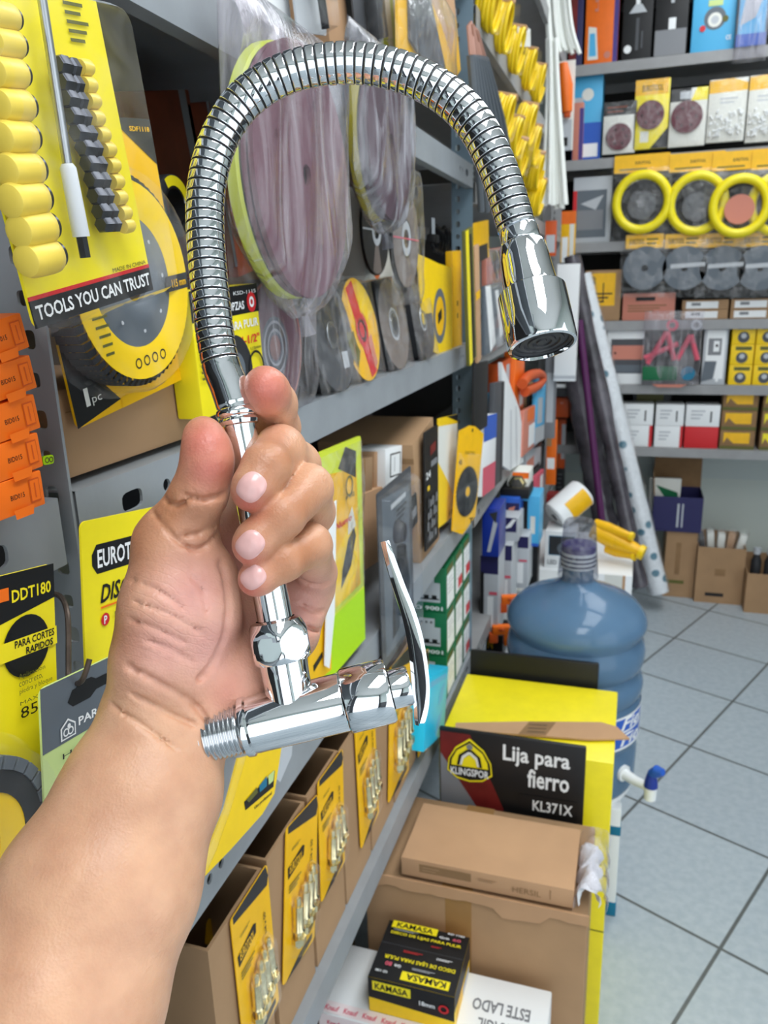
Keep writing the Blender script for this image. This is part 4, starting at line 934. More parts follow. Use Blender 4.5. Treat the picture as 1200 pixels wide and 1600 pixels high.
# ================================================================== HANGING CARDS AND THE SHELF BELOW
o = pack('disc_card', 'yellow hanging card with a black name banner, half hidden behind the thumb base', 'card', [(113, 838), (292, 768), (318, 1118), (154, 1203)], 'lemon',
 [('p', [(.07, .83), (.105, .795), (.60, .795), (.60, .905), (.105, .905), (.07, .87)], 'ink'), ('t', .11, .815, .56, .885, 'EUROTOOL', 'white'), ('t', .12, .68, .43, .75, 'DISCO', 'ink', dict(italic=True)), ('r', .12, .66, .6, .667, 'orange'), ('c', .15, .615, .032, 'red'), ('t', .138, .598, .162, .63, 'P', 'white'), ('t', .22, .60, .62, .632, 'Disco Diamantado', 'olive', dict(bold=False)), ('t', .20, .42, .30, .475, '7', 'ink', dict(italic=True)), ('t', .33, .455, .345, .475, '1', 'ink')], X=-.268)
o = pack('diamond_disc_pack', 'yellow and black pack with a toothed diamond disc, lower left edge', 'disc pack', [(-82, 928), (78, 875), (99, 1245), (-58, 1335)], 'lemon',
 [('p', [(0, 1), (0, .78), (1, .86), (1, 1)], 'ink'), ('t', .55, .885, .96, .935, 'DDT180', 'lemon'), ('r', .40, .90, .52, .95, 'orange'),
  ('c', .68, .70, .24, 'ink'), ('c', .68, .70, .21, 'ink'), ('r', .40, .665, 1.0, .74, 'lemon'), ('t', .55, .705, .97, .735, 'PARA CORTES', 'ink'), ('t', .66, .668, .95, .697, 'RAPIDOS', 'ink'),
  ('t', .57, .575, .85, .60, 'Aplicacion', 'olive', dict(bold=False)), ('t', .57, .545, .82, .57, 'concreto,', 'olive', dict(bold=False)), ('t', .57, .515, .92, .54, 'piedra y bloque', 'olive', dict(bold=False)), ('t', .57, .475, .95, .49, 'MAX RPM', 'olive', dict(bold=False)), ('t', .57, .42, .95, .465, '8500', 'ink', dict(bold=False))], X=-.262)
c = local(o, onX(-32, 1335, -.255)); mb = MB().at(Matrix.Translation((c.x, -.008, c.z)))
R = .041; n = 30
mb.lathe([(.011, .002), (.011, 0), (R * .62, 0), (R * .62, .002)], 'yellow', 48, 'y', smooth=False); mb.lathe([(R * .62, .002), (R * .62, -.0006), (R * .86, -.0006), (R * .86, .002)], 'charcoal', 48, 'y', smooth=False)
for i in range(n):
    a0, a1 = math.tau * i / n, math.tau * (i + .78) / n
    for (ya, yb) in ((-.0016, .0026),):
        p = [(r * math.cos(a), r * math.sin(a)) for r, a in ((R * .86, a0), (R, a0), (R, a1), (R * .86, a1))]; mb.prism(p[::-1], ya, yb, 'slate')
mb.build('diamond_disc', o, 'dark toothed diamond disc with a yellow middle')
mb = MB().at(Matrix.Translation((c.x, 0, c.z))); mb.lathe([(R + .009, 0), (R + .006, -.004), (R + .004, -.012), (0, -.013)], 'blister', 40, 'y'); mb.build('blister_cover', o)
o = pack('saw_blade_card', 'grey and pale green card on a wire hook, beside the wrist', 'card', [(55, 1089), (173, 1021), (206, 1235), (80, 1318)], 'lgreen',
 [('r', 0, .60, 1, 1, 'slate'), ('p', [(.30, .84), (.36, .80), (.58, .80), (.66, .835), (.80, .835), (.86, .87), (.80, .905), (.66, .905), (.60, .93), (.46, .93), (.40, .905), (.36, .905)], 'ink'),
  ('t', .42, .66, 1.02, .715, 'PARACAS', 'white'), ('p', [(.20, .62), (.38, .62), (.38, .70), (.29, .745), (.20, .70)], 'white'), ('p', [(.215, .63), (.365, .63), (.365, .695), (.29, .733), (.215, .695)], 'slate'), ('c', .26, .665, .035, 'white', .022), ('c', .31, .665, .035, 'white', .022), ('c', .29, .70, .02, 'white'), ('t', .20, .50, .72, .545, 'HOJAS', 'ink', dict(bold=False))], X=-.250)
mb = MB(); P = [onX(*p) for p in ((78, 926, -.29), (96, 934, -.278), (106, 965, -.266), (107, 1040, -.262), (108, 1062, -.258), (120, 1068, -.250), (130, 1060, -.242), (140, 1030, -.240))]
mb.tube(crom(P, 6), .0014, 'wire', 8); tag(mb.build('wire_hook'), 'bent rusty wire hook on the near post holding the grey and green card', 'hook')
# --- card of blades hung on the lower lip
o = trace('oscillating_blade_card', 'yellow card with pictured blades hanging on the lower shelf edge, under the faucet valve', 'card', [(300, 1390), (352, 1262), (372, 1185), (440, 1168), (429, 1240), (410, 1272), (360, 1328)], 'yellow', .0015, X=-.262)
def px_on(mb, o, pts, X, y, m): mb.poly([(lambda q: (q.x, q.z))(local(o, onX(*p, X))) for p in pts], y, m)
mb = MB()
for pts, m, y in (([(381, 1253), (429, 1204), (427, 1229), (383, 1266)], 'ink', -.0003), ([(384, 1250), (400, 1230), (402, 1238), (388, 1254)], 'olive', -.0006), ([(404, 1228), (416, 1212), (416, 1228), (405, 1238)], 'teal', -.0006), ([(418, 1212), (428, 1203), (426, 1220), (419, 1226)], 'lgreen', -.0006)): px_on(mb, o, pts[::-1], -.262, y, m)
a, b = local(o, onX(397, 1262, -.262)), local(o, onX(424, 1238, -.262)); mb.at(Matrix.Translation((a.x, 0, a.z)) @ Matrix.Rotation(-math.atan2(b.z - a.z, b.x - a.x), 4, 'Y')); mb.text(0, -.0022, (b - a).length, .0012, 'Uso profesional', -.0004, 'ink'); mb.build('card_print', o)
mb = MB(); vs = [local(o, onX(*p, -.258)) for p in ((385, 1150), (372, 1195), (352, 1262), (330, 1325), (296, 1400))]; mb.tube([(v.x, -.004, v.z) for v in vs], .004, 'blister', 10); mb.build('blister_edge', o)
trace('paper_slip', 'grey white paper slip beside the blade card, on the lower shelf edge', 'paper', [(431, 1172), (457, 1163), (456, 1180), (438, 1222), (428, 1214)], 'lgrey', .001, X=-.266)
# --- right of the hand
B = LEV[2]
o = pack('cutting_disc_pack', 'green bordered clear pack with a yellow card and a lime strip, right of the fingers', 'disc pack', [(487, 725), (548, 684), (584, 985), (517, 1050)], 'citron',
 [('r', 0, 0, 1, .265, 'lime'), ('p', [(.02, .30), (.90, .30), (.86, .86), (.14, .90)], 'amber'), ('p', [(.42, .90), (.84, .82), (.86, .94), (.60, .98)], 'charcoal'), ('p', [(.08, .34), (.28, .30), (.60, .30), (.84, .40), (.84, .62), (.62, .62), (.20, .5)], 'yellow'),
  ('p', [(.40, .36), (.66, .43), (.80, .55), (.76, .60), (.60, .56), (.44, .44)], 'charcoal'), ('p', [(.60, .58), (.80, .60), (.72, .70), (.62, .66)], 'offwhite'), ('t', .3, .64, .7, .67, 'Nuevo', 'red', dict(italic=True)), ('c', .66, .80, .09, 'olive', .07), ('t', .55, .745, .78, .765, '4 1/2', 'olive')], X=-.290, depth=.003)
w, h = dims_of(o); film(o, 'clear_pouch', w * 1.02, h * .70, .006, 'clear', z0=h * .28, nseed=11)
trace('paper_sheet', 'white paper sheet standing edge on between the hand and the lime pack', 'paper', [(500, 806), (526, 782), (523, 960), (515, 1044), (508, 1040), (512, 900)], 'white', .0012, X=-.274)
o = trace('amber_card', 'amber and black card edge below the white sheet, behind the palm', 'card', [(488, 965), (506, 905), (517, 945), (518, 1046), (490, 1070), (480, 1060)], 'amber', .0012, X=-.278)
mb = MB(); px_on(mb, o, [(489, 1040), (503, 1018), (504, 1026), (490, 1050)], -.278, -.0004, 'ink'); px_on(mb, o, [(492, 980), (500, 962), (500, 978), (494, 992)], -.278, -.0004, 'charcoal'); mb.build('card_print', o)
for lb, q, m_, dp, X_ in (('small cardboard box left of the drawn white box, behind the lime pack', [(553, 722), (581, 713), (583, 778), (558, 784)], 'card', .05, -.325), ('slimmer small cardboard box just left of the drawn white box', [(584, 708), (601, 703), (604, 768), (586, 774)], 'card_light', .05, -.33), ('cardboard tray under the small boxes, behind the dark clamshell', [(556, 782), (624, 752), (634, 850), (566, 888)], 'card_light', .12, -.322)):
    pack('cardboard_box', lb, 'box', q, m_, depth=dp, X=X_, bev=.001, ops=[('r', .48, 0, .54, 1, 'tape')] if dp < .1 else ())
pack('parts_box', 'white box with a line drawing behind the dark clamshell', 'box', [(600, 706), (625, 696), (631, 768), (605, 776)], 'white', [('r', .25, .40, .9, .88, 'ink'), ('r', .3, .43, .85, .85, 'white'), ('r', .5, .5, .53, .8, 'grey'), ('r', .3, .05, .8, .22, 'ink'), ('r', .35, .07, .75, .18, 'white')], depth=.05, X=-.318)
o = pack('clamshell_pack', 'grey clear clamshell pack with a dark tool inside, behind the lever handle', 'tool pack', [(574, 802), (622, 756), (664, 938), (611, 1016)], 'dgrey',
 [('p', [(.1, .05), (.9, .02), (.92, .9), (.12, .95)], 'slate'), ('r', .55, .12, .85, .2, 'grey'), ('r', .55, .34, .8, .40, 'lgrey'), ('p', [(.3, .1), (.5, .12), (.55, .45), (.35, .5)], 'charcoal'), ('r', .35, .85, .8, .88, 'lgrey'), ('ln', .5, .75, .85, .83, 3, 'charcoal')], X=-.284)
w, h = dims_of(o); mb = MB(); mb.lathe([(0, -.012), (.012, -.011), (.016, -.004), (.016, 0)], 'charcoal', 20, 'y', cz=h * .7); mb.tube([(0, -.006, h * .62), (.004, -.008, h * .4), (-.002, -.006, h * .2)], [.006, .008, .005], 'ink', 12); mb.build('tool', o, 'dark tool body'); shellbox(o, 'blister_cover', w * .97, h * .97, .016); 
# open box with the black card in front
o = pack('display_box', 'tall creased cardboard box behind the black card, by the far post', 'box', [(649, 700), (670, 655), (693, 834), (655, 896)], 'card', [('r', .55, .12, .75, .17, 'olive')], depth=.15, X=-.302, bev=.002, sideops=[('p', [(.1, .55), (.9, .45), (.9, .43), (.1, .52)], 'card_dark'), ('r', .0, .86, 1, .90, 'card_dark')])
pack('drill_set_card', 'black card with grey pictures leaning on the tall cardboard box', 'card', [(655, 690), (671, 686), (697, 812), (672, 847)], 'ink', [('t', .1, .60, .42, .66, '24', 'white'), ('r', .45, .68, .9, .73, 'grey'), ('r', .18, .5, .34, .54, 'yellow'), ('p', [(.4, .78), (.8, .8), (.8, .88), (.4, .86)], 'dred')] + [('r', .12 + .14 * (i % 5), .06 + .1 * (i // 5), .22 + .14 * (i % 5), .12 + .1 * (i // 5) + .02 * (i % 2), 'grey' if i % 3 else 'dgrey') for i in range(20)], depth=.002, X=-.293)
pack('drill_set_card', 'small black card beside the tall cardboard box, behind the clamshell', 'card', [(634, 790), (651, 771), (653, 812), (642, 832)], 'ink', [('r', .4, .3, .9, .6, 'grey'), ('ln', .3, .65, .9, .9, 3, 'dgrey')], depth=.002, X=-.300)
pack('disc_card', 'yellow card with a blank white middle, between the black card and the saw blade card', 'card', [(672, 661), (713, 658), (714, 792), (694, 815)], 'yellow', [('p', [(0, .93), (0, .62), (.5, .40), (.98, .14), (.98, .91)], 'offwhite'), ('t', .62, .04, .92, .09, '110', 'ink'), ('p', [(.4, 1), (1, 1), (1, .93)], 'ink')], depth=.002, X=-.298)
o = pack('saw_blade_pack', 'pointed amber pack with a round saw blade hanging on the far post', 'disc pack', [(706, 668), (748, 668), (750, 830), (716, 830)], 'amber', [('t', .30, .74, .72, .77, 'EUROTOOL', 'ink', dict(bold=False)), ('t', .08, .64, .2, .69, '40', 'ink'), ('t', .7, .1, .9, .15, 'T', 'ink'), ('c', .5, .96, .03, 'ink')], depth=.002, X=-.272, th=77, shape=[(.06, .05), (.5, 0), (.97, .16), (1, .94), (.6, 1), (.4, 1), (0, .94)])
w, h = dims_of(o); mb = MB().at(Matrix.Translation((0, -.002, h * .40)))
R = w * .43
pts = []
for i in range(36):
    a = math.tau * i / 36; pts += [(R * math.cos(a), R * math.sin(a)), (R * .95 * math.cos(a + .1), R * .95 * math.sin(a + .1))]
mb.prism(pts, 0, .0014, 'gunmetal'); mb.ring(0, 0, R * .2, R * .24, -.0002, 'steel', 20); mb.disc(0, 0, R * .19, -.0002, 'amber', 16); mb.build('saw_blade', o, 'grey toothed saw blade'); film(o, 'film', w * .9, h * .7, .004, 'blister', z0=h * .05, nseed=12, wr=.0004)
# --- breaker boxes
gy = onX(697, 960, -.296).y; bw = .072; bh = .0855; z0 = LEV[1]
def breaker(label, y0, z, hh, redlab):
    t = MB(); x0, x1, y1 = -.372, -.296, y0 + bw - .002
    t.box(x0, x1, y0, y1, z, z + hh, 'green', .001)
    Mx = Matrix.Translation((x1, (y0 + y1) / 2, z)) @ Matrix.Rotation(math.pi / 2, 4, 'Z'); t.at(Mx)
    ww = y1 - y0
    t.poly([(-ww * .40, hh * .05), (ww * .42, hh * .05), (ww * .42, hh * .80), (-ww * .40, hh * .80)], -.0003, 'white'); t.poly([(-ww * .36, hh * .82), (ww * .3, hh * .82), (ww * .3, hh * .95), (-ww * .36, hh * .95)], -.0003, 'olive')
    if redlab: t.poly([(-ww * .1, hh * .1), (ww * .4, hh * .1), (ww * .4, hh * .34), (-ww * .1, hh * .34)], -.0005, 'red')
    for i in range(4): t.poly([(-ww * .3, hh * (.36 + .1 * i)), (ww * .3 - .01 * (i % 2), hh * (.36 + .1 * i)), (ww * .3 - .01 * (i % 2), hh * (.375 + .1 * i)), (-ww * .3, hh * (.375 + .1 * i))], -.0005, 'grey')
    t.at(Matrix.Translation(((x0 + x1) / 2, y0, z))); W = x1 - x0
    t.text(-W * .42, hh * .04, W * .42, hh * .13, 'ISO 9001', -.0003, 'white'); t.poly([(-W * .28, hh * .22), (W * .36, hh * .22), (W * .36, hh * .66), (W * .22, hh * .66), (W * .22, hh * .86), (-W * .18, hh * .86), (-W * .18, hh * .66), (-W * .28, hh * .66)], -.0003, 'lgrey')
    for i in range(3): t.poly([(-W * .22 + W * .19 * i, hh * .28), (-W * .10 + W * .19 * i, hh * .28), (-W * .10 + W * .19 * i, hh * .38), (-W * .22 + W * .19 * i, hh * .38)], -.0005, 'ink'); t.disc(-W * .1 + W * .12 * i, hh * .77, W * .03, -.0005, 'dgrey', 10)
    t.poly([(-W * .26, hh * .28), (W * .34, hh * .28), (W * .34, hh * .31), (-W * .26, hh * .31)], -.0005, 'ink')
    tag(t.build('breaker_box'), label, 'box', 'green and white breaker boxes')
rows = ['lowest', 'middle', 'top']; cols = ['left', 'second', 'last']
for ci in range(3):
    for ri in range(3):
        z = z0 + .001 + ri * bh
        nm = '%s green and white breaker box in the %s column, %s' % (rows[ri], cols[ci], ['by the lever', 'mid stack', 'by the far post'][ci])
        if ci == 0: nm = ['lowest green breaker box of the left column, behind the cyan box', 'green breaker box showing its breaker picture, just above the cyan box', 'green breaker box showing its breaker picture, topmost behind the lever handle'][ri]
        breaker(nm, gy + ci * bw, z, bh - .001, ci == 2 or (ci == 1 and ri == 2))
o = pack('cyan_box', 'bright cyan box between the lever handle and the breaker boxes', 'box', [(668, 1062), (701, 1040), (694, 1146), (664, 1172)], 'cyan', [('r', .1, .84, .9, .92, 'sky'), ('p', [(.5, .1), (.7, .15), (.8, .4), (.6, .34)], 'sky'), ('p', [(.55, .5), (.75, .55), (.85, .8), (.65, .74)], 'sky')], depth=.06, X=-.276, sideops=[('r', .1, .9, .8, .97, 'white')])
# --- cardboard boxes with the anchor bolt cards
CY = [(.437, .535), (.545, .635), (.642, .732), (.738, .832), (.838, .938), (.944, 1.06)]
CL = ['nearest cardboard display box, lower left below the wrist', 'second cardboard display box from the wrist', 'third cardboard display box, below the valve body', 'fourth cardboard display box, below the handle collar', 'fifth cardboard display box, below the valve stem', 'farthest cardboard display box, below the lever handle']
CK = ['nearest yellow card of brass anchor bolts, lowest in the row', 'second yellow card of brass anchor bolts from the wrist', 'third yellow card of brass anchor bolts, below the valve body', 'fourth yellow card of brass anchor bolts, below the handle collar', 'fifth yellow card of brass anchor bolts, below the valve stem', 'farthest and smallest yellow card of brass anchor bolts, under the lever handle']
CQ = [[(347, 1462), (408, 1366), (444, 1545), (396, 1642)], [(427, 1330), (478, 1268), (509, 1433), (461, 1502)], [(487, 1238), (528, 1183), (546, 1330), (511, 1394)], [(549, 1135), (579, 1094), (597, 1255), (569, 1320)], [(600, 1062), (632, 1022), (648, 1184), (616, 1234)], [(645, 1052), (664, 1028), (675, 1162), (661, 1197)]]
for i, ((ya, yb), lb) in enumerate(zip(CY, CL)):
    hgt = .222 if i < 3 else .215
    b = open_carton('display_box', lb, 'box', -.52, -.302, ya, yb, LEV[1] + .0005, LEV[1] + hgt, 'card', 'cardboard display boxes on the lower shelf', flaps=())
    if i == 0:
        mb = MB().at(Matrix.Translation((-.0, -(yb - ya) / 2, 0)))
        mb.poly([(-.06, .12), (.045, .12), (.045, .155), (-.06, .155)], -.0004, 'card_dark'); mb.poly([(-.02, .165), (.05, .165), (.05, .178), (-.02, .178)], -.0004, 'lgrey'); mb.ring(.01, .08, .02, .022, -.0004, 'ink', 6); mb.poly([(-.02, .06), (.04, .075), (.04, .082), (-.02, .067)], -.0005, 'ink'); mb.build('box_print', b)
    X_ = -.2985
    o = pack('anchor_bolt_card', CK[i], 'card', CQ[i], 'amber', [('p', [(.05, 1), (.05, .955), (.95, .87), (1, .92), (.95, 1)], 'charcoal'), ('p', [(.1, 0), (.5, .0), (.9, .03), (.9, .07), (.5, .06)], 'charcoal'), ('p', [(.08, .66), (.55, .70), (.57, .76), (.50, .775), (.06, .735)], 'ink'), ('t', .12, .685, .5, .745, 'EUROTOOL', 'amber'), ('ln', .16, .82, .5, .84, 2, 'olive'), ('ln', .1, .56, .5, .62, 3, 'olive'), ('t', .76, .60, .82, .74, '1/4 x 50', 'ink', dict(rot=90)), ('p', [(.78, .1), (.92, .13), (.92, .2), (.78, .17)], 'olive')], X=X_, group='yellow cards of anchor bolts on the cardboard boxes', depth=.001)
    w, h = dims_of(o); rnd = random.Random(i)
    for kx in range(4):
        x = w * (-.20 + .15 * kx); zc = h * (.20 + .03 * kx); L = h * .26
        mb = MB().at(Matrix.Translation((x, -.0055, zc)) @ Matrix.Rotation(rnd.uniform(-.12, .05) , 4, 'Y')); r = w * .072
        mb.lathe([(0, L * 1.22), (r * .55, L * 1.2), (r * .6, L), (r, L), (r, L * .42), (r * 1.25, L * .36), (r * .7, L * .3), (r * .7, L * .16)], 'brass', 14, 'z'); mb.lathe([(r * .7, L * .16), (r * 1.35, L * .16), (r * 1.35, 0), (r * .6, 0), (r * .6, -L * .12), (0, -L * .12)], 'brass', 6, 'z', smooth=False); mb.build('anchor_bolt', o, 'brass coloured anchor bolt')
    shellbox(o, 'blister_cover', w * .66, h * .50, .011, x0=w * .03, z0=h * .10, r=.004)
pack('amber_card', 'amber card standing inside the nearest display box', 'card', [(330, 1440), (362, 1408), (366, 1440), (318, 1478)], 'amber', [('r', .4, .3, .9, .6, 'ink')], depth=.002, X=-.36)
pack('amber_card', 'amber card with a white edge lying inside the second display box', 'card', [(402, 1325), (425, 1312), (424, 1338), (402, 1350)], 'amber', [('r', 0, .7, 1, 1, 'white')], depth=.002, X=-.37)
# ================================================================== FAR RACK (blurred goods past the blue grey post)
def coil(label, px, py, X, R, turns, group, lean=0., m='cable_yellow'):
    c = onX(px, py, X); t = thing('cable_coil', label, 'cable', c, (lean, .25, 0), group=group); mb = MB(); pts = []
    for i in range(turns * 18 + 1):
        a = math.tau * i / 18; rr = R + .002 * math.sin(a * 1.7)
        pts.append((-.5 * turns * .0068 + .0068 * i / 18 , rr * .92 * math.cos(a), rr * 1.12 * math.sin(a)))
    mb.tube(pts, .0042, m, 8); mb.build('coil_windings', t)
    mb = MB()
    mb.grid(lambda u, v: ((u - .5) * turns * .0068 * 1.5, (R * 1.1) * math.cos(-1.1 + 2.2 * v) * 1.0, R * 1.28 * math.sin(-1.1 + 2.2 * v)), 6, 14, 'clear'); mb.build('wrapper_film', t)
    mb = MB(); mb.box(-.5 * turns * .0068, .5 * turns * .0068, -R * .3, R * .3, R * 1.12, R * 1.32, 'card_light', .002); mb.build('paper_band', t)
    return t
names = ['yellow cable coil nearest the blue grey post, on the top far shelf', 'second yellow cable coil on the top far shelf', 'third yellow cable coil on the top far shelf', 'fourth yellow cable coil on the top far shelf', 'farthest yellow cable coil on the top far shelf']
for i, (x, y) in enumerate([(764, 6), (783, 42), (803, 78), (823, 108), (838, 130)]): coil(names[i], x, y, -.285, .036, 5, 'yellow cable coils on the top far shelf', lean=.2 * (i % 2))
names = ['upper yellow cable coil beside the grey cable bundle', 'middle yellow cable coil beside the hose end', 'lower yellow cable coil beside the hose end', 'upper yellow cable coil of the farther pile', 'middle yellow cable coil of the farther pile', 'lower yellow cable coil of the farther pile', 'lowest yellow cable coil of the farther pile']
for i, (x, y) in enumerate([(784, 182), (798, 214), (806, 246), (820, 196), (828, 228), (834, 268), (836, 308)]): coil(names[i], x, y, -.285, .034 if i < 3 else .04, 6, 'yellow cable coils below the top far shelf', lean=.3 * (i % 3 - 1))
o = pack('price_tag', 'pale tag among the upper yellow coils', 'tag', [(808, 48), (828, 50), (830, 68), (812, 66)], 'offwhite', depth=.002, X=-.272)
# bundle of grey cable strands with bare ends
t = thing('cable_bundle', 'bundle of grey cables with bare copper ends hanging past the far post', 'cable', onX(738, 40, -.268))
for i in range(8):
    a = onX(731 + 2.2 * i, 34 + 3 * abs(i - 2), -.262 - .002 * (i % 3)); b = onX(735 + 3.4 * i, 86 + i, -.258); c = onX(744 + 6.2 * i, 200, -.255); d = onX(752 + 8.4 * i, 330, -.258)
    mb = MB(); mb.tube([p - t.location for p in crom([b, c, d], 6)], .0058, 'greycable', 8); mb.tube([a - t.location, b - t.location], .0026, 'copper_wire', 6); mb.build('cable', t)
# white rods
def rods(name, label, top, tie, bot, spread, n, Y, m='pvc_white', r=.0056):
    t = thing(name, label, 'rods', onY(*tie, Y)); rnd = random.Random(len(label))
    for i in range(n):
        u = -1 + 2 * i / (n - 1); k = rnd.uniform(-.02, .02)
        P = [onY(top[0] + spread[0] * u, top[1], Y + k), onY(tie[0] + spread[1] * u, tie[1], Y + k), onY(bot[0] + spread[2] * u, bot[1] + rnd.uniform(-5, 5), Y + k)]
        mb = MB(); mb.tube([p - t.location for p in crom(P, 5)], r, m, 8); mb.build('rod', t)
    return t
rods('white_rod_bundle', 'upper bundle of white plastic rods hanging at the back corner, cut ends at mid height', (868, -40), (874, 40), (882, 80), (17, 19, 24), 18, 2.62)
rods('white_rod_bundle', 'lower bundle of white plastic rods below the upper one at the back corner', (862, 60), (864, 150), (866, 322), (7, 9, 19), 15, 2.58)
# orange tool in a blister below the upper rods
o = pack('spray_gun_pack', 'orange tool in a blister pack hanging beside the white rods', 'tool pack', [(866, 95), (896, 95), (898, 235), (872, 235)], 'offwhite', [('r', .1, .0, .9, .35, 'lgrey'), ('r', .2, .05, .7, .15, 'ink')], depth=.004, X=-.272, th=0)
w, h = dims_of(o); mb = MB(); mb.tube([(-.01, -.02, h * .95), (0, -.024, h * .7), (.008, -.02, h * .42)], [.016, .026, .018], 'orange', 14); mb.box(.0, .02, -.03, -.008, h * .36, h * .5, 'dorange', .003); mb.build('tool_body', o, 'orange plastic tool body')
def fp(name, label, cat, q, face, ops=(), depth=.03, X=None, Y=None, **k): return pack(name, label, cat, q, face, ops, depth=depth, X=X, Y=Y, **k)
# column of small goods at the end of the far rack
fp('hanging_pack', 'orange and white pack at the end of the far rack, below the white rods', 'pack', [(874, 330), (898, 330), (900, 410), (878, 410)], 'amber', [('r', .1, 0, .5, .5, 'white'), ('r', .6, .1, .9, .9, 'offwhite'), ('r', 0, .75, 1, 1, 'orange')], depth=.01, X=-.272, th=0)
fp('hanging_pack', 'dark orange capped pack left of the orange and white one', 'pack', [(850, 345), (868, 345), (870, 400), (853, 400)], 'dorange', [('r', .1, .1, .9, .6, 'lgrey')], depth=.01, X=-.272, th=0)
fp('foam_panel', 'white foam panel standing behind the faucet head', 'panel', [(862, 415), (892, 412), (912, 590), (874, 600)], 'white', [('r', 0, .02, 1, .05, 'lgrey')], depth=.03, Y=2.70)
fp('hanging_pack', 'white and orange box under the faucet head, at the foot of the foam panel', 'pack', [(868, 552), (900, 548), (902, 574), (870, 576)], 'offwhite', [('r', .45, 0, 1, 1, 'dorange')], depth=.03, X=-.272, th=0)
# hanging goods just past the post
o = fp('saw_pack', 'narrow yellow and black hanging pack just right of the far post', 'tool pack', [(728, 362), (741, 352), (743, 560), (733, 572)], 'olive', [('r', .45, .02, .75, .96, 'ink'), ('r', 0, 0, .4, 1, 'lemon')], depth=.006, X=-.262)
fp('wooden_ruler', 'pale wooden ruler hanging right of the narrow yellow and black pack', 'ruler', [(742, 386), (749, 380), (752, 562), (746, 568)], 'card_light', [('r', 0, .55, 1, .62, 'amber')], depth=.005, X=-.268)
fp('brush_pack', 'yellow topped pack behind the wooden ruler, left of the hose end', 'tool pack', [(738, 352), (762, 345), (766, 400), (742, 410)], 'amber', [('r', .3, 0, .9, .4, 'charcoal')], depth=.008, X=-.29)
o = fp('wire_brush_pack', 'clear pack with brown bristles left of the faucet head', 'tool pack', [(757, 398), (788, 388), (794, 452), (762, 462)], 'salmon', [('p', [(.1, 1), (.9, .9), (.5, .3)], 'charcoal'), ('r', .3, 0, .9, .35, 'card_light')], depth=.01, X=-.30)
w, h = dims_of(o); film(o, 'film', w, h, .008, 'bag_streak', nseed=21)
o = fp('hook_pack', 'blister of white plastic hooks left of the faucet head', 'tool pack', [(752, 470), (796, 450), (806, 512), (764, 532)], 'slate', [('p', [(.0, 1), (.16, 1), (.34, .08), (.16, .0)], 'white'), ('p', [(.30, .9), (.42, .9), (.62, .16), (.5, .12)], 'white'), ('r', .7, .1, .95, .8, 'charcoal')], depth=.008, X=-.285)
w, h = dims_of(o); shellbox(o, 'blister_cover', w, h, .012)
fp('black_case', 'flat black case hanging on the far post, below the ruler', 'case', [(740, 570), (761, 566), (764, 662), (744, 676)], 'rubber', [], depth=.006, X=-.268, bev=.002)
o = fp('adhesive_pack', 'pack with blue, white and red bands standing past the far post', 'pack', [(753, 662), (770, 652), (779, 752), (757, 764)], 'white', [('r', 0, 0, 1, .36, 'pink'), ('r', 0, .68, 1, 1, 'blue')], depth=.015, X=-.276)
w, h = dims_of(o)
fp('green_card', 'thin green card edge above the blue white and red pack', 'card', [(757, 620), (769, 612), (770, 650), (759, 662)], 'teal', depth=.004, X=-.31)
o = fp('glass_tube', 'tall dark clear tube beside the blue white and red pack', 'tube', [(766, 612), (783, 604), (790, 738), (776, 748)], 'dgrey', [('r', .7, 0, .9, 1, 'charcoal')], depth=.012, X=-.278)
o = trace('paper_fan', 'white folded paper fan below the faucet head', 'paper', [(784, 566), (786, 728), (797, 735), (818, 722), (815, 660), (812, 640)], 'white', .008, X=-.284, side='white')
mb = MB()
for a, b in (((797, 640), (797, 733)), ((805, 635), (806, 729))): px_on(mb, o, [(a[0], a[1]), (a[0] + 1.2, a[1]), (b[0] + 1.2, b[1]), (b[0], b[1])][::-1], -.285, -.0004, 'lgrey')
mb.build('fold_line', o)
fp('orange_box', 'orange and white narrow pack above the paper fan', 'pack', [(776, 580), (797, 566), (799, 628), (786, 640)], 'dorange', [('r', .55, 0, .85, .9, 'lgrey')], depth=.03, X=-.31)
fp('level_pack', 'tall orange tool right of the paper fan', 'tool pack', [(802, 560), (815, 552), (822, 655), (806, 668)], 'orange', [('r', .5, .3, .9, .5, 'white')], depth=.03, X=-.30)
o = thing('clamp_pack', 'rounded orange plastic grip in a pack, right of the tall orange tool', 'tool', onX(834, 590, -.30)); mb = MB(); P = [onX(x, y, -.28) - o.location for x, y in ((816, 600), (826, 588), (842, 584), (848, 592), (838, 604), (820, 612))]; mb.tube(crom(P, 5), .014, 'dorange', 12); mb.build('grip', o)
fp('sky_blue_pack', 'sky blue pack hanging right of the orange grip', 'pack', [(836, 600), (850, 598), (853, 678), (838, 684)], 'sky', [('r', .2, .3, .7, .7, 'lgrey'), ('r', 0, 0, 1, .25, 'lgrey')], depth=.012, X=-.279)
fp('brown_pack', 'brown pack between the orange tool and the sky blue pack', 'pack', [(821, 606), (835, 600), (836, 650), (823, 660)], 'card', [('r', .1, 0, .4, 1, 'offwhite')], depth=.02, X=-.31)
fp('orange_pack', 'salmon orange pack with a white label under the brown pack', 'pack', [(816, 650), (834, 640), (837, 690), (819, 706)], 'salmon', [('r', .45, .1, 1, .6, 'white'), ('r', .3, .7, .9, 1, 'orange')], depth=.012, X=-.279)
fp('clear_bag_pack', 'grey clear bag right of the sky blue pack', 'pack', [(850, 560), (866, 552), (868, 680), (854, 690)], 'grey', [('r', .2, .2, .8, .8, 'lgrey')], depth=.02, X=-.272, th=0)
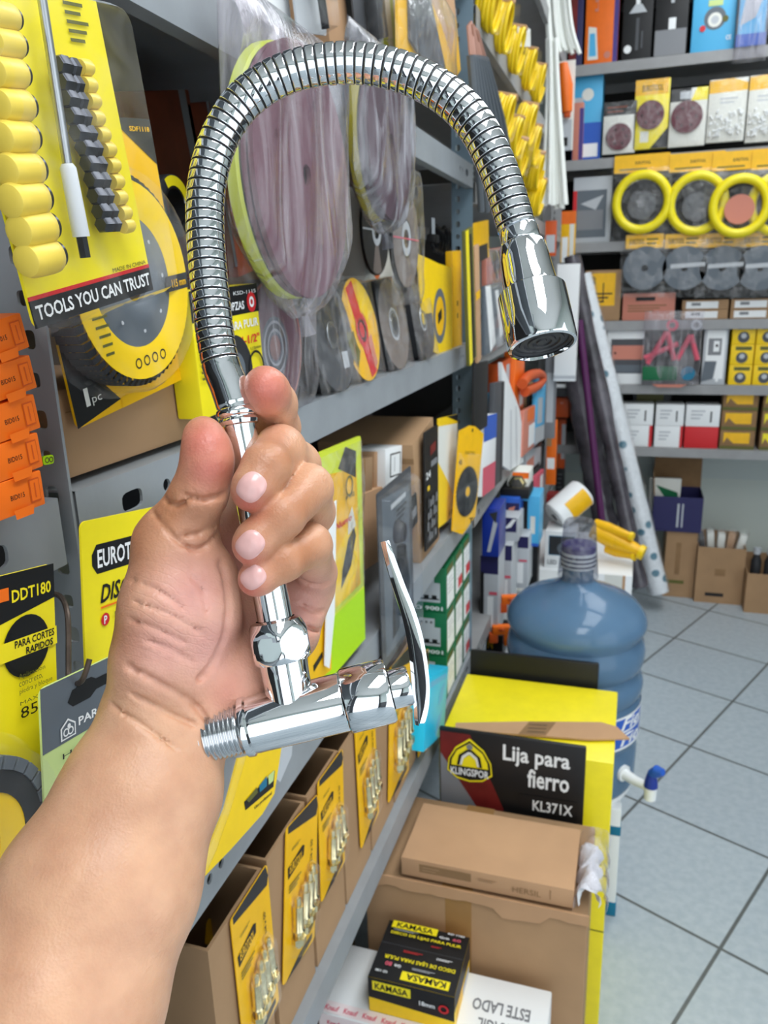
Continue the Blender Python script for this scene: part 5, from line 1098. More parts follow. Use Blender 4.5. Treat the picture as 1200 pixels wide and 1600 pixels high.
fp('orange_block', 'orange block pack at the end of the far rack', 'pack', [(866, 622), (888, 622), (889, 652), (867, 653)], 'dorange', [('r', .4, .7, .6, .8, 'salmon')], depth=.05, X=-.272, th=0)
fp('white_lid_box', 'grey box with a white lid above the orange block', 'box', [(865, 600), (888, 600), (888, 620), (866, 620)], 'charcoal', [('r', 0, .72, 1, 1, 'white')], depth=.05, X=-.272, th=0)
fp('orange_strip', 'long orange and white strip pack at the far rack end', 'pack', [(852, 658), (868, 655), (870, 755), (856, 760)], 'orange', [('r', .1, .25, .85, .42, 'white'), ('r', 0, .6, .5, 1, 'card')], depth=.02, X=-.272, th=0)
fp('orange_strip', 'thin orange and lilac strip right of the long orange strip', 'pack', [(870, 655), (882, 655), (884, 730), (873, 735)], 'dorange', [('r', .5, .2, 1, .9, 'lgrey')], depth=.02, X=-.272, th=0)
fp('tool_tray', 'grey tray with a red and black tool on the third far shelf', 'tray', [(820, 712), (845, 690), (846, 720), (823, 742)], 'lgrey', [('r', .05, .2, .5, .6, 'salmon'), ('r', 0, 0, .9, .15, 'ink'), ('p', [(.4, .9), (1, 1), (1, .7)], 'ink')], depth=.08, X=-.30)
fp('black_rail', 'black slotted rail beside the leaning rolls', 'rail', [(868, 735), (882, 730), (880, 780), (869, 785)], 'ink', [('ln', .2, .1, .8, .9, 6, 'dgrey')], depth=.02, X=-.272, th=0)
fp('red_jar', 'dark red jar behind the paint roller', 'jar', [(852, 775), (872, 768), (874, 796), (855, 800)], 'dred', [], depth=.05, Y=2.6, bev=.01)
fp('pink_bag', 'pink bag at the end of the third far shelf', 'bag', [(834, 762), (848, 745), (850, 775), (840, 785)], 'pink', [('r', .5, .4, .9, .9, 'white')], depth=.012, X=-.278)
# boxes under the third far shelf
o = fp('brass_fitting_box', 'white and orange box with a brass fitting, under the third far shelf', 'box', [(794, 740), (826, 736), (826, 764), (790, 766)], 'offwhite', [('r', .25, .65, 1, 1, 'orange')], depth=.09, Y=2.0)
w, h = dims_of(o); mb = MB(); mb.lathe([(0, -.02), (.016, -.02), (.016, -.008), (.024, -.008), (.024, 0)], 'brass', 6, 'y', cz=h * .4, smooth=False); mb.build('brass_fitting', o)
BX = [('black lidded box under the brass fitting box', [(782, 764), (826, 764), (826, 778), (780, 780)], 'ink', [], 1.97), ('blue box with a dark picture behind the breaker boxes', [(779, 780), (810, 776), (812, 806), (781, 812)], 'blue', [('r', 0, 0, 1, .75, 'navy'), ('p', [(.4, .2), (.7, .3), (.8, .6), (.5, .5)], 'salmon')], 1.95),
 ('blue and black box right of the dark picture box', [(812, 780), (840, 770), (842, 848), (815, 858)], 'sky', [('r', .02, .1, .40, .9, 'ink'), ('r', .55, .25, .8, .6, 'offwhite'), ('r', 0, 0, 1, .06, 'blue')], 2.02),
 ('royal blue glossy pack with chrome parts, beside the far post', [(752, 800), (778, 790), (780, 868), (756, 872)], 'royal', [('p', [(.3, .1), (.5, .1), (.9, .7), (.7, .8)], 'lgrey'), ('p', [(.4, .9), (.9, .95), (.8, .7)], 'charcoal')], 1.70),
 ('navy and white box upper middle under the third far shelf', [(780, 812), (808, 806), (810, 842), (783, 850)], 'lgrey', [('r', .1, .4, .9, 1, 'navy'), ('p', [(.2, .5), (.6, .6), (.9, .95), (.7, .95)], 'white')], 1.88)]
for lb, q, f_, ops, Y_ in BX: fp('tool_box', lb, 'box', q, f_, ops, depth=.1, Y=Y_)
WB = [('nearest tall white and navy box beside the breaker boxes', [(751, 872), (775, 866), (777, 985), (754, 1000)], 1.72), ('second tall white and navy box beside the breaker boxes', [(776, 856), (796, 848), (798, 950), (779, 964)], 1.84), ('third tall white and navy box, nearest the jug', [(797, 842), (822, 834), (824, 912), (800, 926)], 1.95)]
for lb, q, Y_ in WB: fp('tool_box', lb, 'box', q, 'lgrey', [('r', 0, .78, 1, 1, 'navy'), ('r', 0, 0, .2, .8, 'ink'), ('r', .4, .1, .75, .5, 'white'), ('r', .5, .52, .95, .56, 'pink')], depth=.1, Y=Y_, group='tall white and navy boxes')
fp('black_box', 'black bottle shaped box right of the tall white boxes', 'box', [(822, 858), (836, 846), (838, 912), (824, 925)], 'ink', [('c', .5, .3, .1, 'lgrey')], depth=.05, Y=2.05)
for lb, x, y, Y_ in (('upper orange spring clamp beside the jug shoulder', 797, 943, 1.78), ('lower orange spring clamp beside the jug shoulder', 783, 990, 1.72)):
    c = onY(x, y, Y_); o = thing('spring_clamp', lb, 'clamp', c, (0, 0, .3), group='orange spring clamps beside the jug'); mb = MB()
    mb.box(-.022, .022, -.01, .01, 0, .022, 'orange', .004).box(-.03, -.008, -.009, .009, -.022, .004, 'dorange', .004).box(.006, .024, -.009, .009, -.03, .004, 'orange', .004); mb.build('clamp_jaw', o); mb = MB(); mb.tube([(-.018, 0, .012), (0, -.012, .016), (.018, 0, .012)], .004, 'dorange', 8); mb.build('spring', o)
fp('black_tray', 'black and yellow tray edge below the orange clamps', 'tray', [(758, 1000), (782, 985), (786, 1028), (764, 1030)], 'ink', [('t', .1, .4, .4, .8, 'N', 'amber')], depth=.1, Y=1.75)

# ================================================================== BACK RACK
def L(i): return BLEV[i]
def bp(name, label, cat, x0, x1, ytop, lev, face, ops=(), depth=.1, Y=3.27, group=None, ybot=None, **k):
    """goods standing on back shelf number lev, from x0 to x1 in the picture and as tall as ytop shows"""
    b = onY(x0, ytop, Y); c = onY(x1, ytop, Y); z1 = (b.z + c.z) / 2; zb = L(lev) + .0005
    w, h = c.x - b.x, z1 - zb; xc = (b.x + c.x) / 2; M = Matrix.Translation((xc, Y, zb)); mb = MB()
    mb.box(-w / 2, w / 2, 0, depth, 0, h, face, min(.002, depth * .2)); ops_draw(mb, ops, w, h, step=.0004)
    o = mb.build(name); place(o, M); tag(o, label, cat, group); o['_w'] = w; o['_h'] = h; return o
def hp(name, label, cat, x0, x1, y0, y1, Y, face, ops=(), group=None, depth=.002):
    a, b, c, d = [(x0, y0), (x1, y0), (x1, y1), (x0, y1)]; return pack(name, label, cat, [a, b, c, d], face, ops, depth=depth, Y=Y, group=group)
# top row
bp('appliance_box', 'navy edged red box at the left end of the top back shelf', 'box', 893, 914, -40, 5, 'navy', [('r', .0, 0, .55, 1, 'dred')], depth=.2)
bp('appliance_box', 'tall orange box with a small white picture on the top back shelf', 'box', 918, 970, -40, 5, 'orange', [('r', .86, 0, 1, 1, 'violet'), ('p', [(.1, .06), (.42, .06), (.34, .42), (.1, .44)], 'offwhite'), ('p', [(.14, .1), (.36, .1), (.3, .36), (.14, .36)], 'sky'), ('c', .9, .75, .09, 'lemon'), ('c', .7, .1, .1, 'salmon'), ('t', .28, .6, .38, .95, 'LED', 'salmon', dict(rot=90))], depth=.2)
bp('appliance_box', 'black box with a white lamp picture, next to the orange box', 'box', 977, 1024, -40, 5, 'ink', [('r', 0, .74, 1, 1, 'grey'), ('r', .42, .62, .56, .8, 'white'), ('p', [(.2, .56), (.8, .56), (.62, .66), (.4, .66)], 'lgrey'), ('c', .2, .14, .13, 'white'), ('r', .45, .12, .56, .5, 'dgrey'), ('r', .64, .14, .70, .34, 'dgrey')], depth=.2)
bp('appliance_box', 'black box with a grey lower half, left of the sky blue box', 'box', 1028, 1080, -40, 5, 'ink', [('r', .02, .02, .98, .34, 'grey'), ('r', .42, .34, .64, .48, 'white'), ('r', .46, .66, .56, .96, 'lgrey'), ('c', .8, .97, .09, 'white')], depth=.2)
bp('appliance_box', 'sky blue box with a white dial picture on the top back shelf', 'box', 1087, 1156, -40, 5, 'sky', [('p', [(.1, .86), (.45, .84), (.5, .95), (.1, .95)], 'amber'), ('c', .52, .44, .25, 'slate'), ('c', .52, .42, .16, 'offwhite'), ('c', .52, .42, .09, 'lgrey'), ('r', .35, .60, .68, .68, 'lgreen'), ('c', .25, .32, .07, 'red'), ('c', .76, .42, .07, 'olive'), ('t', .8, .14, .92, .2, 'CE', 'white')], depth=.2)
o = bp('bagged_goods', 'clear bag of pale blue goods drooping at the right end of the top back shelf', 'bag', 1158, 1206, -40, 5, 'slate', [('r', .05, .0, .95, .9, 'sky'), ('p', [(.1, .3), (.6, .4), (.9, .8), (.3, .9)], 'lgrey'), ('r', .0, .0, 1, .18, 'blue')], depth=.1, Y=3.245); w, h = dims_of(o); film(o, 'film', w * 1.1, h * 1.1, .02, 'bag_streak', z0=-.05, nseed=31)
# second row
bp('switch_box', 'blue box with a dial picture at the left end of the second back shelf', 'box', 897, 943, 118, 4, 'sky', [('c', .5, .78, .2, 'offwhite'), ('r', 0, 0, 1, .45, 'blue'), ('r', .36, .04, .9, .2, 'white'), ('r', 0, .45, .35, .75, 'lgrey')], depth=.14, Y=3.28)
bp('tan_pack', 'tan and violet pack in front of the blue dial box', 'pack', 897, 913, 160, 4, 'salmon', [('r', .6, 0, 1, .9, 'violet')], depth=.02, Y=3.255)
def discpack(label, q, face, hdr, cx, cy, r, extra=()):
    o = pack('sanding_disc_pack', label, 'disc pack', q, face, list(hdr) + list(extra), depth=.02, Y=3.262, group='packs of dark sanding discs on the back shelf')
    c = local(o, onY(cx, cy, 3.262)); mb = MB(); mb.lathe([(0, 0), (r, 0), (r, .008)], 'maroon_dark', 30, 'y', cx=c.x, cy=-.009, cz=c.z, smooth=False)
    for i in range(6): a = math.tau * i / 6; mb.disc(c.x + r * .6 * math.cos(a), c.z + r * .6 * math.sin(a), .004, -.0094, 'ink', 8)
    mb.build('sanding_disc', o, 'dark maroon sanding disc'); w, h = dims_of(o); film(o, 'film', w, h, .012, 'clear', nseed=int(cx)); return o
discpack('sanding disc pack with a black header, left of the yellow one', [(941, 162), (992, 156), (995, 238), (944, 241)], 'offwhite', [('r', 0, .74, 1, 1, 'ink'), ('ln', .1, .78, .9, .94, 2, 'rust')], 967, 214, .045)
discpack('yellow leaf shaped sanding disc pack on the second back shelf', [(990, 126), (1044, 122), (1046, 228), (992, 236)], 'lemon', [('r', 0, .78, .95, 1, 'amber'), ('t', .2, .83, .8, .92, 'EUROTOOL', 'ink'), ('p', [(.5, 0), (1, 0), (1, .3)], 'ink'), ('r', .2, .1, .45, .26, 'offwhite')], 1016, 180, .048)
discpack('white sanding disc pack right of the yellow leaf shaped one', [(1046, 142), (1102, 134), (1106, 226), (1046, 230)], 'offwhite', [('r', 0, .78, .55, 1, 'ink'), ('r', .25, .82, .55, .95, 'lgrey'), ('p', [(.55, .78), (1, .78), (1, 1), (.7, 1)], 'lemon')], 1073, 183, .053)
for lb, x0, x1, yt in (('clear bag of white beads with a yellow header, right of the disc packs', 1106, 1166, 126), ('clear bag of white beads at the right edge of the second back shelf', 1168, 1215, 120)):
    o = pack('bead_bag', lb, 'bag', [(x0, yt), (x1, yt - 6), (x1, 217), (x0, 225)], 'offwhite', [('p', [(0, .78), (0, .98), (.6, 1), (1, .92), (1, .80)], 'amber'), ('ln', .3, .6, .9, .72, 2, 'lgrey')], depth=.02, Y=3.262, group='bags of white beads'); w, h = dims_of(o)
    mb = MB(); rnd = random.Random(3)
    for i in range(70):
        x, z = rnd.uniform(-.44, .44) * w, h * (.1 + .4 * rnd.random() ** 1.3); s = .0045; mb.at(Matrix.Translation((x, -.006 - .004 * rnd.random(), z))); mb.lathe([(0, -s), (s * .8, -s * .6), (s, 0), (s * .8, s * .6), (0, s)], 'white', 6, 'z')
    q = mb.build('white_beads', o); q['kind'] = 'stuff'; film(o, 'film', w, h, .016, 'clear', nseed=x0)
# yellow rings hanging from the shelf edge
for i, (cx, cy, lb) in enumerate([(1003, 316, 'leftmost clear bag with a yellow ring of hose, hanging from the back shelf edge'), (1089, 318, 'second hanging bag with a yellow ring of hose'), (1156, 322, 'third hanging bag with a yellow ring of hose and a reddish centre'), (1218, 318, 'rightmost hanging bag with a yellow ring of hose, at the edge of the view')]):
    o = pack('hose_ring_pack', lb, 'bag', [(cx - 43, 244 - 3 * i), (cx + 44, 238 - 3 * i), (cx + 44, 266 - 2 * i), (cx - 43, 272 - 2 * i)], 'amber', [('t', .38, .45, .66, .62, 'EUROTOOL', 'ink'), ('ln', .1, .1, .9, .3, 1, 'olive')], depth=.003, Y=3.238 - .005 * i, group='hanging bags with yellow hose rings')
    c = local(o, onY(cx, cy, 3.19 if i == 2 else 3.225)); R = .091 if i != 2 else .088; mb = MB(); mb.tube([(c.x + R * math.cos(a), c.y - .003, c.z + R * 1.04 * math.sin(a)) for a in [math.tau * k / 40 for k in range(40)]], .0165, 'lemon', 12, closed=True); mb.build('hose_ring', o, 'yellow hose ring')
    mb = MB(); mb.lathe([(0, 0), (.05, 0), (.05, .003)], 'salmon' if i == 2 else 'dgrey', 24, 'y', cx=c.x, cy=c.y + .004, cz=c.z - .01, smooth=False); mb.build('inner_card', o)
    film(o, 'bag', .215, .25, .02, 'clear', z0=c.z - .13, nseed=40 + i, wr=.003)
bp('device_box', 'grey framed box with a dark picture at the left of the third back shelf', 'box', 897, 957, 276, 3, 'lgrey', [('r', .06, .08, .88, .8, 'slate'), ('r', .12, .2, .8, .5, 'grey'), ('p', [(.2, .6), (.8, .72), (.6, .5)], 'lgrey'), ('p', [(0, .5), (.1, .5), (.1, .8), (0, .8)], 'red')], depth=.12)
# dark bags with yellow headers
for i, (x0, x1) in enumerate([(978, 1037), (1039, 1100), (1099, 1158), (1158, 1218)]):
    lb = ['leftmost hanging bag of dark discs with a yellow header', 'second hanging bag of dark discs with a yellow header', 'third hanging bag of dark discs with a yellow header', 'rightmost hanging bag of dark discs with a yellow header'][i]
    o = hp('dark_disc_pack', lb, 'bag', x0, x1, 366 - i, 388 - i, 3.232, 'amber', [('t', .1, .3, .5, .7, 'EUROTOOL', 'ink'), ('ln', .55, .2, .95, .8, 2, 'olive')], group='hanging bags of dark discs', depth=.003)
    c = local(o, onY((x0 + x1) / 2, 419, 3.228)); R = .078; mb = MB(); mb.lathe([(.012, -.006), (R, -.006), (R, .004)], 'slate', 36, 'y', cx=c.x, cy=-.004, cz=c.z, smooth=False); mb.build('disc', o, 'dark grey disc'); w, h = dims_of(o)
    if i: mb = MB(); mb.poly([(c.x - .05, c.z), (c.x + .07, c.z + .005), (c.x + .07, c.z + .02), (c.x - .05, c.z + .015)], -.0108, 'lgrey'); mb.build('label_strip', o)
    film(o, 'bag', .166, .205, .012, 'clear', z0=c.z - .105, nseed=50 + i, wr=.003)
bp('fan_box', 'cardboard box with a yellow printed label on the fourth back shelf', 'box', 915, 972, 422, 2, 'card', [('r', .08, .3, .84, .94, 'amber'), ('t', .15, .7, .3, .88, '3', 'ink'), ('ln', .1, .35, .82, .58, 3, 'ink'), ('r', .5, .4, .53, .75, 'ink')], depth=.14)
bp('carton', 'wide orange brown carton next to the yellow labelled box', 'carton', 974, 1056, 458, 2, 'salmon', [('r', .25, .72, .62, .86, 'ink'), ('ln', .1, .3, .9, .6, 3, 'card_dark')], depth=.14)
for r_ in (0, 1):
    for c_ in (0, 1):
        x0 = 1066 + 76 * c_; ho = .036
        a, b = onY(x0, 480, 3.27), onY(x0 + 72, 480, 3.27); mb = MB(); w = b.x - a.x; mb.box(-w / 2, w / 2, 0, .12, 0, ho - .001, 'card', .001); mb.poly([(-w * .42, ho * .12), (w * .28, ho * .12), (w * .28, ho * .82), (-w * .42, ho * .82)], -.0005, 'white'); mb.poly([(-w * .3, ho * .4), (-w * .1, ho * .4), (-w * .1, ho * .7), (-w * .3, ho * .7)], -.001, 'grey')
        o = mb.build('labelled_carton'); place(o, Matrix.Translation(((a.x + b.x) / 2, 3.27, L(2) + .0005 + r_ * ho))); tag(o, '%s white labelled carton of the %s pair on the fourth back shelf' % (['lower', 'upper'][r_], ['left', 'right'][c_]), 'carton', 'white labelled cartons')
# fifth row
bp('frame_box', 'white picture frame shaped box half hidden by the patterned roll', 'box', 915, 947, 518, 1, 'white', [('r', .15, .2, .85, .84, 'charcoal'), ('r', .5, .4, .9, .65, 'salmon')], depth=.08)
bp('frame_box', 'white frame shaped box with a reddish device, left of the toy bag', 'box', 949, 1008, 516, 1, 'white', [('r', .12, .2, 1, .84, 'dgrey'), ('r', .16, .46, 1, .72, 'salmon'), ('r', .14, .22, 1, .36, 'slate'), ('c', .24, .58, .03, 'ink')], depth=.08)
o = hp('hanging_bag', 'clear bag with red and green plastic pieces hanging over the fifth back shelf', 'bag', 1004, 1096, 490, 600, 3.235, 'lgrey', [], depth=.0008)
me_ = o.data; w, h = dims_of(o); me_.materials.clear(); me_.materials.append(MATS['blister'])
mb = MB(); mb.box(-w * .48, w * .12, -.02, -.004, h * .06, h * .26, 'green', .004); mb.lathe([(0, -.02), (.026, -.02), (.026, -.004), (0, -.004)], 'teal', 20, 'y', cx=w * .30, cz=h * .16); mb.build('green_piece', o, 'green plastic piece')
mb = MB()
for a, b in (((-.4, .3), (-.1, .75)), ((-.1, .75), (.05, .35)), ((.1, .35), (.3, .7)), ((.3, .7), (.44, .35)), ((-.46, .38), (.1, .58))): mb.tube([(a[0] * w, -.012, a[1] * h), (b[0] * w, -.012, b[1] * h)], .010, 'pink', 8)
mb.build('red_piece', o, 'red plastic piece'); mb = MB(); mb.ring(-.02 * w, h * .84, .011, .022, -.012, 'pink', 20); mb.ring(.38 * w, h * .84, .010, .02, -.012, 'lgrey', 20); mb.build('ring_piece', o, 'pink ring'); mb = MB(); mb.poly([(-.3 * w, 0), (.3 * w, 0), (.2 * w, -.012), (-.2 * w, -.012)], -.008, 'salmon'); mb.build('bag_corner', o)
film(o, 'bag', w, h * 1.04, .026, 'bag_streak', nseed=61, wr=.004)
o = bp('switch_plate', 'white switch plate in a blister right of the toy bag', 'switch', 1102, 1140, 508, 1, 'lgrey', [('r', .12, .1, .9, .92, 'white'), ('r', .2, .5, .75, .78, 'grey'), ('r', .42, .56, .66, .74, 'white'), ('c', .55, .66, .06, 'ink'), ('p', [(.0, .05), (.5, .1), (.6, .4), (.1, .4)], 'slate'), ('r', .6, .05, .72, .3, 'white')], depth=.03)
bh_ = (onY(1170, 506, 3.27).z - L(1)) / 3
for c_ in (0, 1):
    for r_ in range(3):
        a, b = onY(1141 + 38 * c_, 560, 3.27), onY(1177 + 38 * c_, 560, 3.27); w = b.x - a.x; mb = MB(); mb.box(-w / 2, w / 2, 0, .1, 0, bh_ - .001, 'yellow', .0015); ops_draw(mb, [('c', .5, .35, .26, 'dgrey'), ('r', .2, .72, .9, .9, 'olive'), ('c', .5, .42, .12, 'lgrey')], w, bh_, step=.0005)
        o = mb.build('lamp_box'); place(o, Matrix.Translation(((a.x + b.x) / 2, 3.27, L(1) + .0005 + r_ * bh_))); tag(o, '%s small yellow box of the %s column on the fifth back shelf' % (['bottom', 'middle', 'top'][r_], ['left', 'right'][c_]), 'box', 'small yellow boxes on the fifth back shelf')
# sixth row
hh = (onY(1050, 632, 3.27).z - L(0)) / 2
for c_, (x0, x1) in enumerate([(972, 1020), (1024, 1068), (1071, 1124)]):
    for r_ in (0, 1):
        a, b = onY(x0, 660, 3.27), onY(x1, 660, 3.27); w = b.x - a.x; mb = MB(); red = (c_ == 2 and r_ == 0); mb.box(-w / 2, w / 2, 0, .1, 0, hh - .001, 'red' if red else 'white', .0015)
        if not red: ops_draw(mb, [('r', .9, 0, 1, 1, 'red') if r_ == 0 else ('r', .72, .2, .77, .7, 'ink'), ('ln', .15, .3, .6, .8, 3, 'lgrey')], w, hh, step=.0005)
        o = mb.build('small_box'); place(o, Matrix.Translation(((a.x + b.x) / 2, 3.27, L(0) + .0005 + r_ * hh)))
        tag(o, 'bright red box under a white one on the lowest back shelf' if red else '%s white box, %s of the six small boxes on the lowest back shelf' % (['lower', 'upper'][r_], ['left pair', 'middle pair', 'right pair'][c_]), 'box', 'six small boxes on the lowest back shelf')
bp('dark_case', 'dark case with an olive band behind the six small boxes', 'case', 990, 1050, 604, 0, 'charcoal', [('r', .1, .5, .8, .95, 'olive')], depth=.08, Y=3.40)
for c_, (x0, x1) in enumerate([(1127, 1182), (1190, 1230)]):
    hb_ = (onY(1150, 610, 3.27).z - L(0)) / 3
    for r_ in range(3):
        a, b = onY(x0, 660, 3.27), onY(x1, 660, 3.27); w = b.x - a.x; mb = MB(); mb.box(-w / 2, w / 2, 0, .1, 0, hb_ - .001, 'card_dark', .0015); ops_draw(mb, [('r', .1, .3, .85, .85, 'amber' if c_ == 0 else 'lemon'), ('p', [(.1, .3), (.4, .3), (.2, .6)], 'card_dark'), ('r', .0, .0, 1, .16, 'olive')], w, hb_, step=.0005)
        o = mb.build('hinge_box'); place(o, Matrix.Translation(((a.x + b.x) / 2, 3.27, L(0) + .0005 + r_ * hb_))); tag(o, '%s brown and yellow box of the %s stack on the lowest back shelf' % (['bottom', 'middle', 'top'][r_], ['wider left', 'cut off rightmost'][c_]), 'box', 'brown and yellow boxes on the lowest back shelf')
# ================================================================== ON THE FLOOR, NEAR
def wbox(name, label, cat, x0, x1, y0, y1, z0, z1, m, front=(), top=(), right=(), group=None, bev=.002, rz=0., step=.0003):
    """box standing in the place; prints on its front (towards the camera), its top and its right side"""
    w, d, h = x1 - x0, y1 - y0, z1 - z0; M = Matrix.Translation(((x0 + x1) / 2, y0, z0)) @ Matrix.Rotation(rz, 4, 'Z'); mb = MB(); mb.box(-w / 2, w / 2, 0, d, 0, h, m, bev)
    ops_draw(mb, front, w, h, step=step)
    mb.at(Matrix.Translation((0, 0, h)) @ Matrix.Rotation(-math.pi / 2, 4, 'X')); ops_draw(mb, top, w, d, step=step)
    mb.at(Matrix.Translation((w / 2, d / 2, 0)) @ Matrix.Rotation(math.pi / 2, 4, 'Z')); ops_draw(mb, right, d, h, step=step)
    o = mb.build(name); place(o, M); tag(o, label, cat, group); o['_w'] = w; o['_h'] = h; return o
mat('tape_clear', (186, 150, 106), .2, coat=.4); mat('knauf', (236, 222, 222), .5)
carton = wbox('shipping_carton', 'large worn cardboard carton on the floor under the flat box', 'carton', -.335, -.018, .892, 1.085, 0, .468, 'card', bev=.004,
  front=[('r', .38, .0, .50, 1, 'tape'), ('t', .70, .10, .735, .60, 'MBA FRAGIL', 'card_dark', dict(rot=90)), ('t', .76, .10, .79, .16, 'AR', 'card_dark', dict(rot=90))], top=[('r', .36, 0, .50, 1, 'tape')], right=[('r', .45, 0, .62, 1, 'tape_clear'), ('ln', .2, .1, .25, .8, 1, 'card_dark')])
mb = MB(); rnd = random.Random(2); up_ = []
for i in range(25): up_.append((-.15 + .31 * i / 24, .468 - .008 - .006 * rnd.random() - (.012 if 14 < i < 20 else 0)))
mb.prism([(-.15, .474)] + up_ + [(.16, .474)], -.0035, -.0005, 'card_light'); mb.build('torn_flap', carton, 'torn lighter flap edge')
flat = wbox('flat_box', 'flat plain cardboard box lying on the large carton', 'box', -.280, -.038, .897, 1.024, .4745, .5045, 'card_light', bev=.0012,
  front=[('r', .11, .35, .42, .8, 'card_dark'), ('ln', .13, .42, .26, .72, 2, 'card'), ('ln', .46, .5, .6, .7, 2, 'card'), ('t', .66, .3, .82, .6, 'HERSIL', 'card_dark', dict(bold=False)), ('r', .87, .3, .875, .8, 'card_dark')])
bag = thing('film_bag', 'crumpled clear bag with white pieces beside the flat box', 'bag', (-.016, .955, .4745)); mb = MB()
def crum(u, v): return (-.004 + .014 * math.cos(math.pi * u) + .004 * math.sin(23 * v + 7 * u), -.052 + .11 * v, .003 + .030 * math.sin(math.pi * u) * (.72 + .28 * math.sin(17 * v + 1.) ) + .003 * math.sin(31 * v + 11 * u))
mb.grid(crum, 14, 30, 'white')
mb.at(Matrix.Identity(4)); mb.build('white_piece', bag); mb = MB()
mb.grid(lambda u, v: (.020 * math.cos(math.pi * (u * 1.15 - .1)) + .003 * math.sin(19 * v + 5 * u), -.06 + .13 * v, max(-.07 if u < .15 else .0, .042 * math.sin(math.pi * u)) + .004 * math.sin(13 * v + 9 * u)), 14, 16, 'bag_streak'); mb.build('clear_film', bag)
# sandpaper display and yellow box
o = wbox('sandpaper_display', 'black sandpaper display panel with white lettering and a yellow badge', 'display', -.272, -.038, 1.098, 1.106, .22, .597, 'black', bev=.003,
  front=[('p', [(.01, .985), (.22, .985), (.46, .64), (.42, .52), (.26, .58), (.01, .88)], 'dred'), ('p', [(.01, .88), (.27, .63), (.13, .53), (.01, .55)], 'grey'), ('r', .50, .36, .97, .56, 'navy'), ('r', .56, .65, .96, .735, 'ink'), ('t', .66, .662, .93, .715, 'KL371X', 'white'), ('t', .45, .865, .90, .965, 'Lija para', 'white'), ('t', .62, .775, .90, .865, 'fierro', 'white'),
   ('p', [(.06, .80), (.13, .765), (.22, .755), (.31, .765), (.38, .80), (.37, .86), (.32, .92), (.22, .97), (.12, .92), (.07, .86)], 'lemon'), ('p', [(.07, .805), (.13, .774), (.22, .764), (.31, .774), (.37, .805), (.362, .858), (.315, .912), (.22, .958), (.125, .912), (.078, .858)], 'ink'), ('p', [(.09, .83), (.35, .83), (.345, .86), (.31, .905), (.22, .948), (.13, .905), (.095, .86)], 'lemon'), ('t', .085, .785, .355, .822, 'KLINGSPOR', 'white'),
   ('c', .22, .93, .022, 'grey'), ('p', [(.13, .835), (.165, .835), (.175, .87), (.22, .893), (.265, .87), (.275, .835), (.31, .835), (.295, .885), (.24, .915), (.22, .918), (.20, .915), (.145, .885)], 'ink'), ('p', [(.15, .838), (.165, .838), (.178, .872), (.22, .895), (.262, .872), (.275, .838), (.29, .838), (.275, .882), (.23, .906), (.21, .906), (.165, .882)], 'offwhite')])
y = wbox('yellow_carton', 'bright yellow box of sheets between the black panels', 'box', -.278, .004, 1.12, 1.355, 0, .562, 'lemon', bev=.003, right=[('r', .0, .3, 1, .302, 'olive'), ('r', .0, .5, 1, .502, 'olive'), ('c', .1, .28, .02, 'ink')], front=[('r', 0, .62, 1, .624, 'olive'), ('r', 0, .42, 1, .424, 'olive'), ('c', .96, .66, .004, 'ink')], top=[('c', .55, .35, .012, 'olive', .009)])
wbox('display_board', 'plain black display panel standing behind the yellow box', 'panel', -.276, -.032, 1.372, 1.380, 0, .605, 'black', bev=.004)
# cardboard strip across the yellow box
st = thing('cardboard_strip', 'loose cardboard strip with a dark printed patch lying across the yellow box', 'cardboard', (-.11, 1.185, .565), (0, 0, .16)); mb = MB(); mb.prism([(-.15, -.018), (.07, -.025), (.135, -.016), (.12, .018), (.095, .03), (-.03, .02), (-.15, .004)][::1], 0, .003, 'card_light')
mb.v = [(a, c, b) for a, b, c in mb.v]
mb.f = [f[::-1] for f in mb.f]
mb.build('strip', st); mb = MB(); mb.add([(-.045, -.022, .0034), (.0, -.022, .0034), (.02, .022, .0034), (-.025, .02, .0034)], [(0, 1, 2, 3)], 'card_dark')
for i in range(3): mb.add([(-.03 + .002 * i, -.014 + .011 * i, .0038), (.0 + .002 * i, -.014 + .011 * i, .0038), (.0 + .002 * i, -.012 + .011 * i, .0038), (-.03 + .002 * i, -.012 + .011 * i, .0038)], [(0, 1, 2, 3)], 'ink')
mb.build('printed_patch', st)
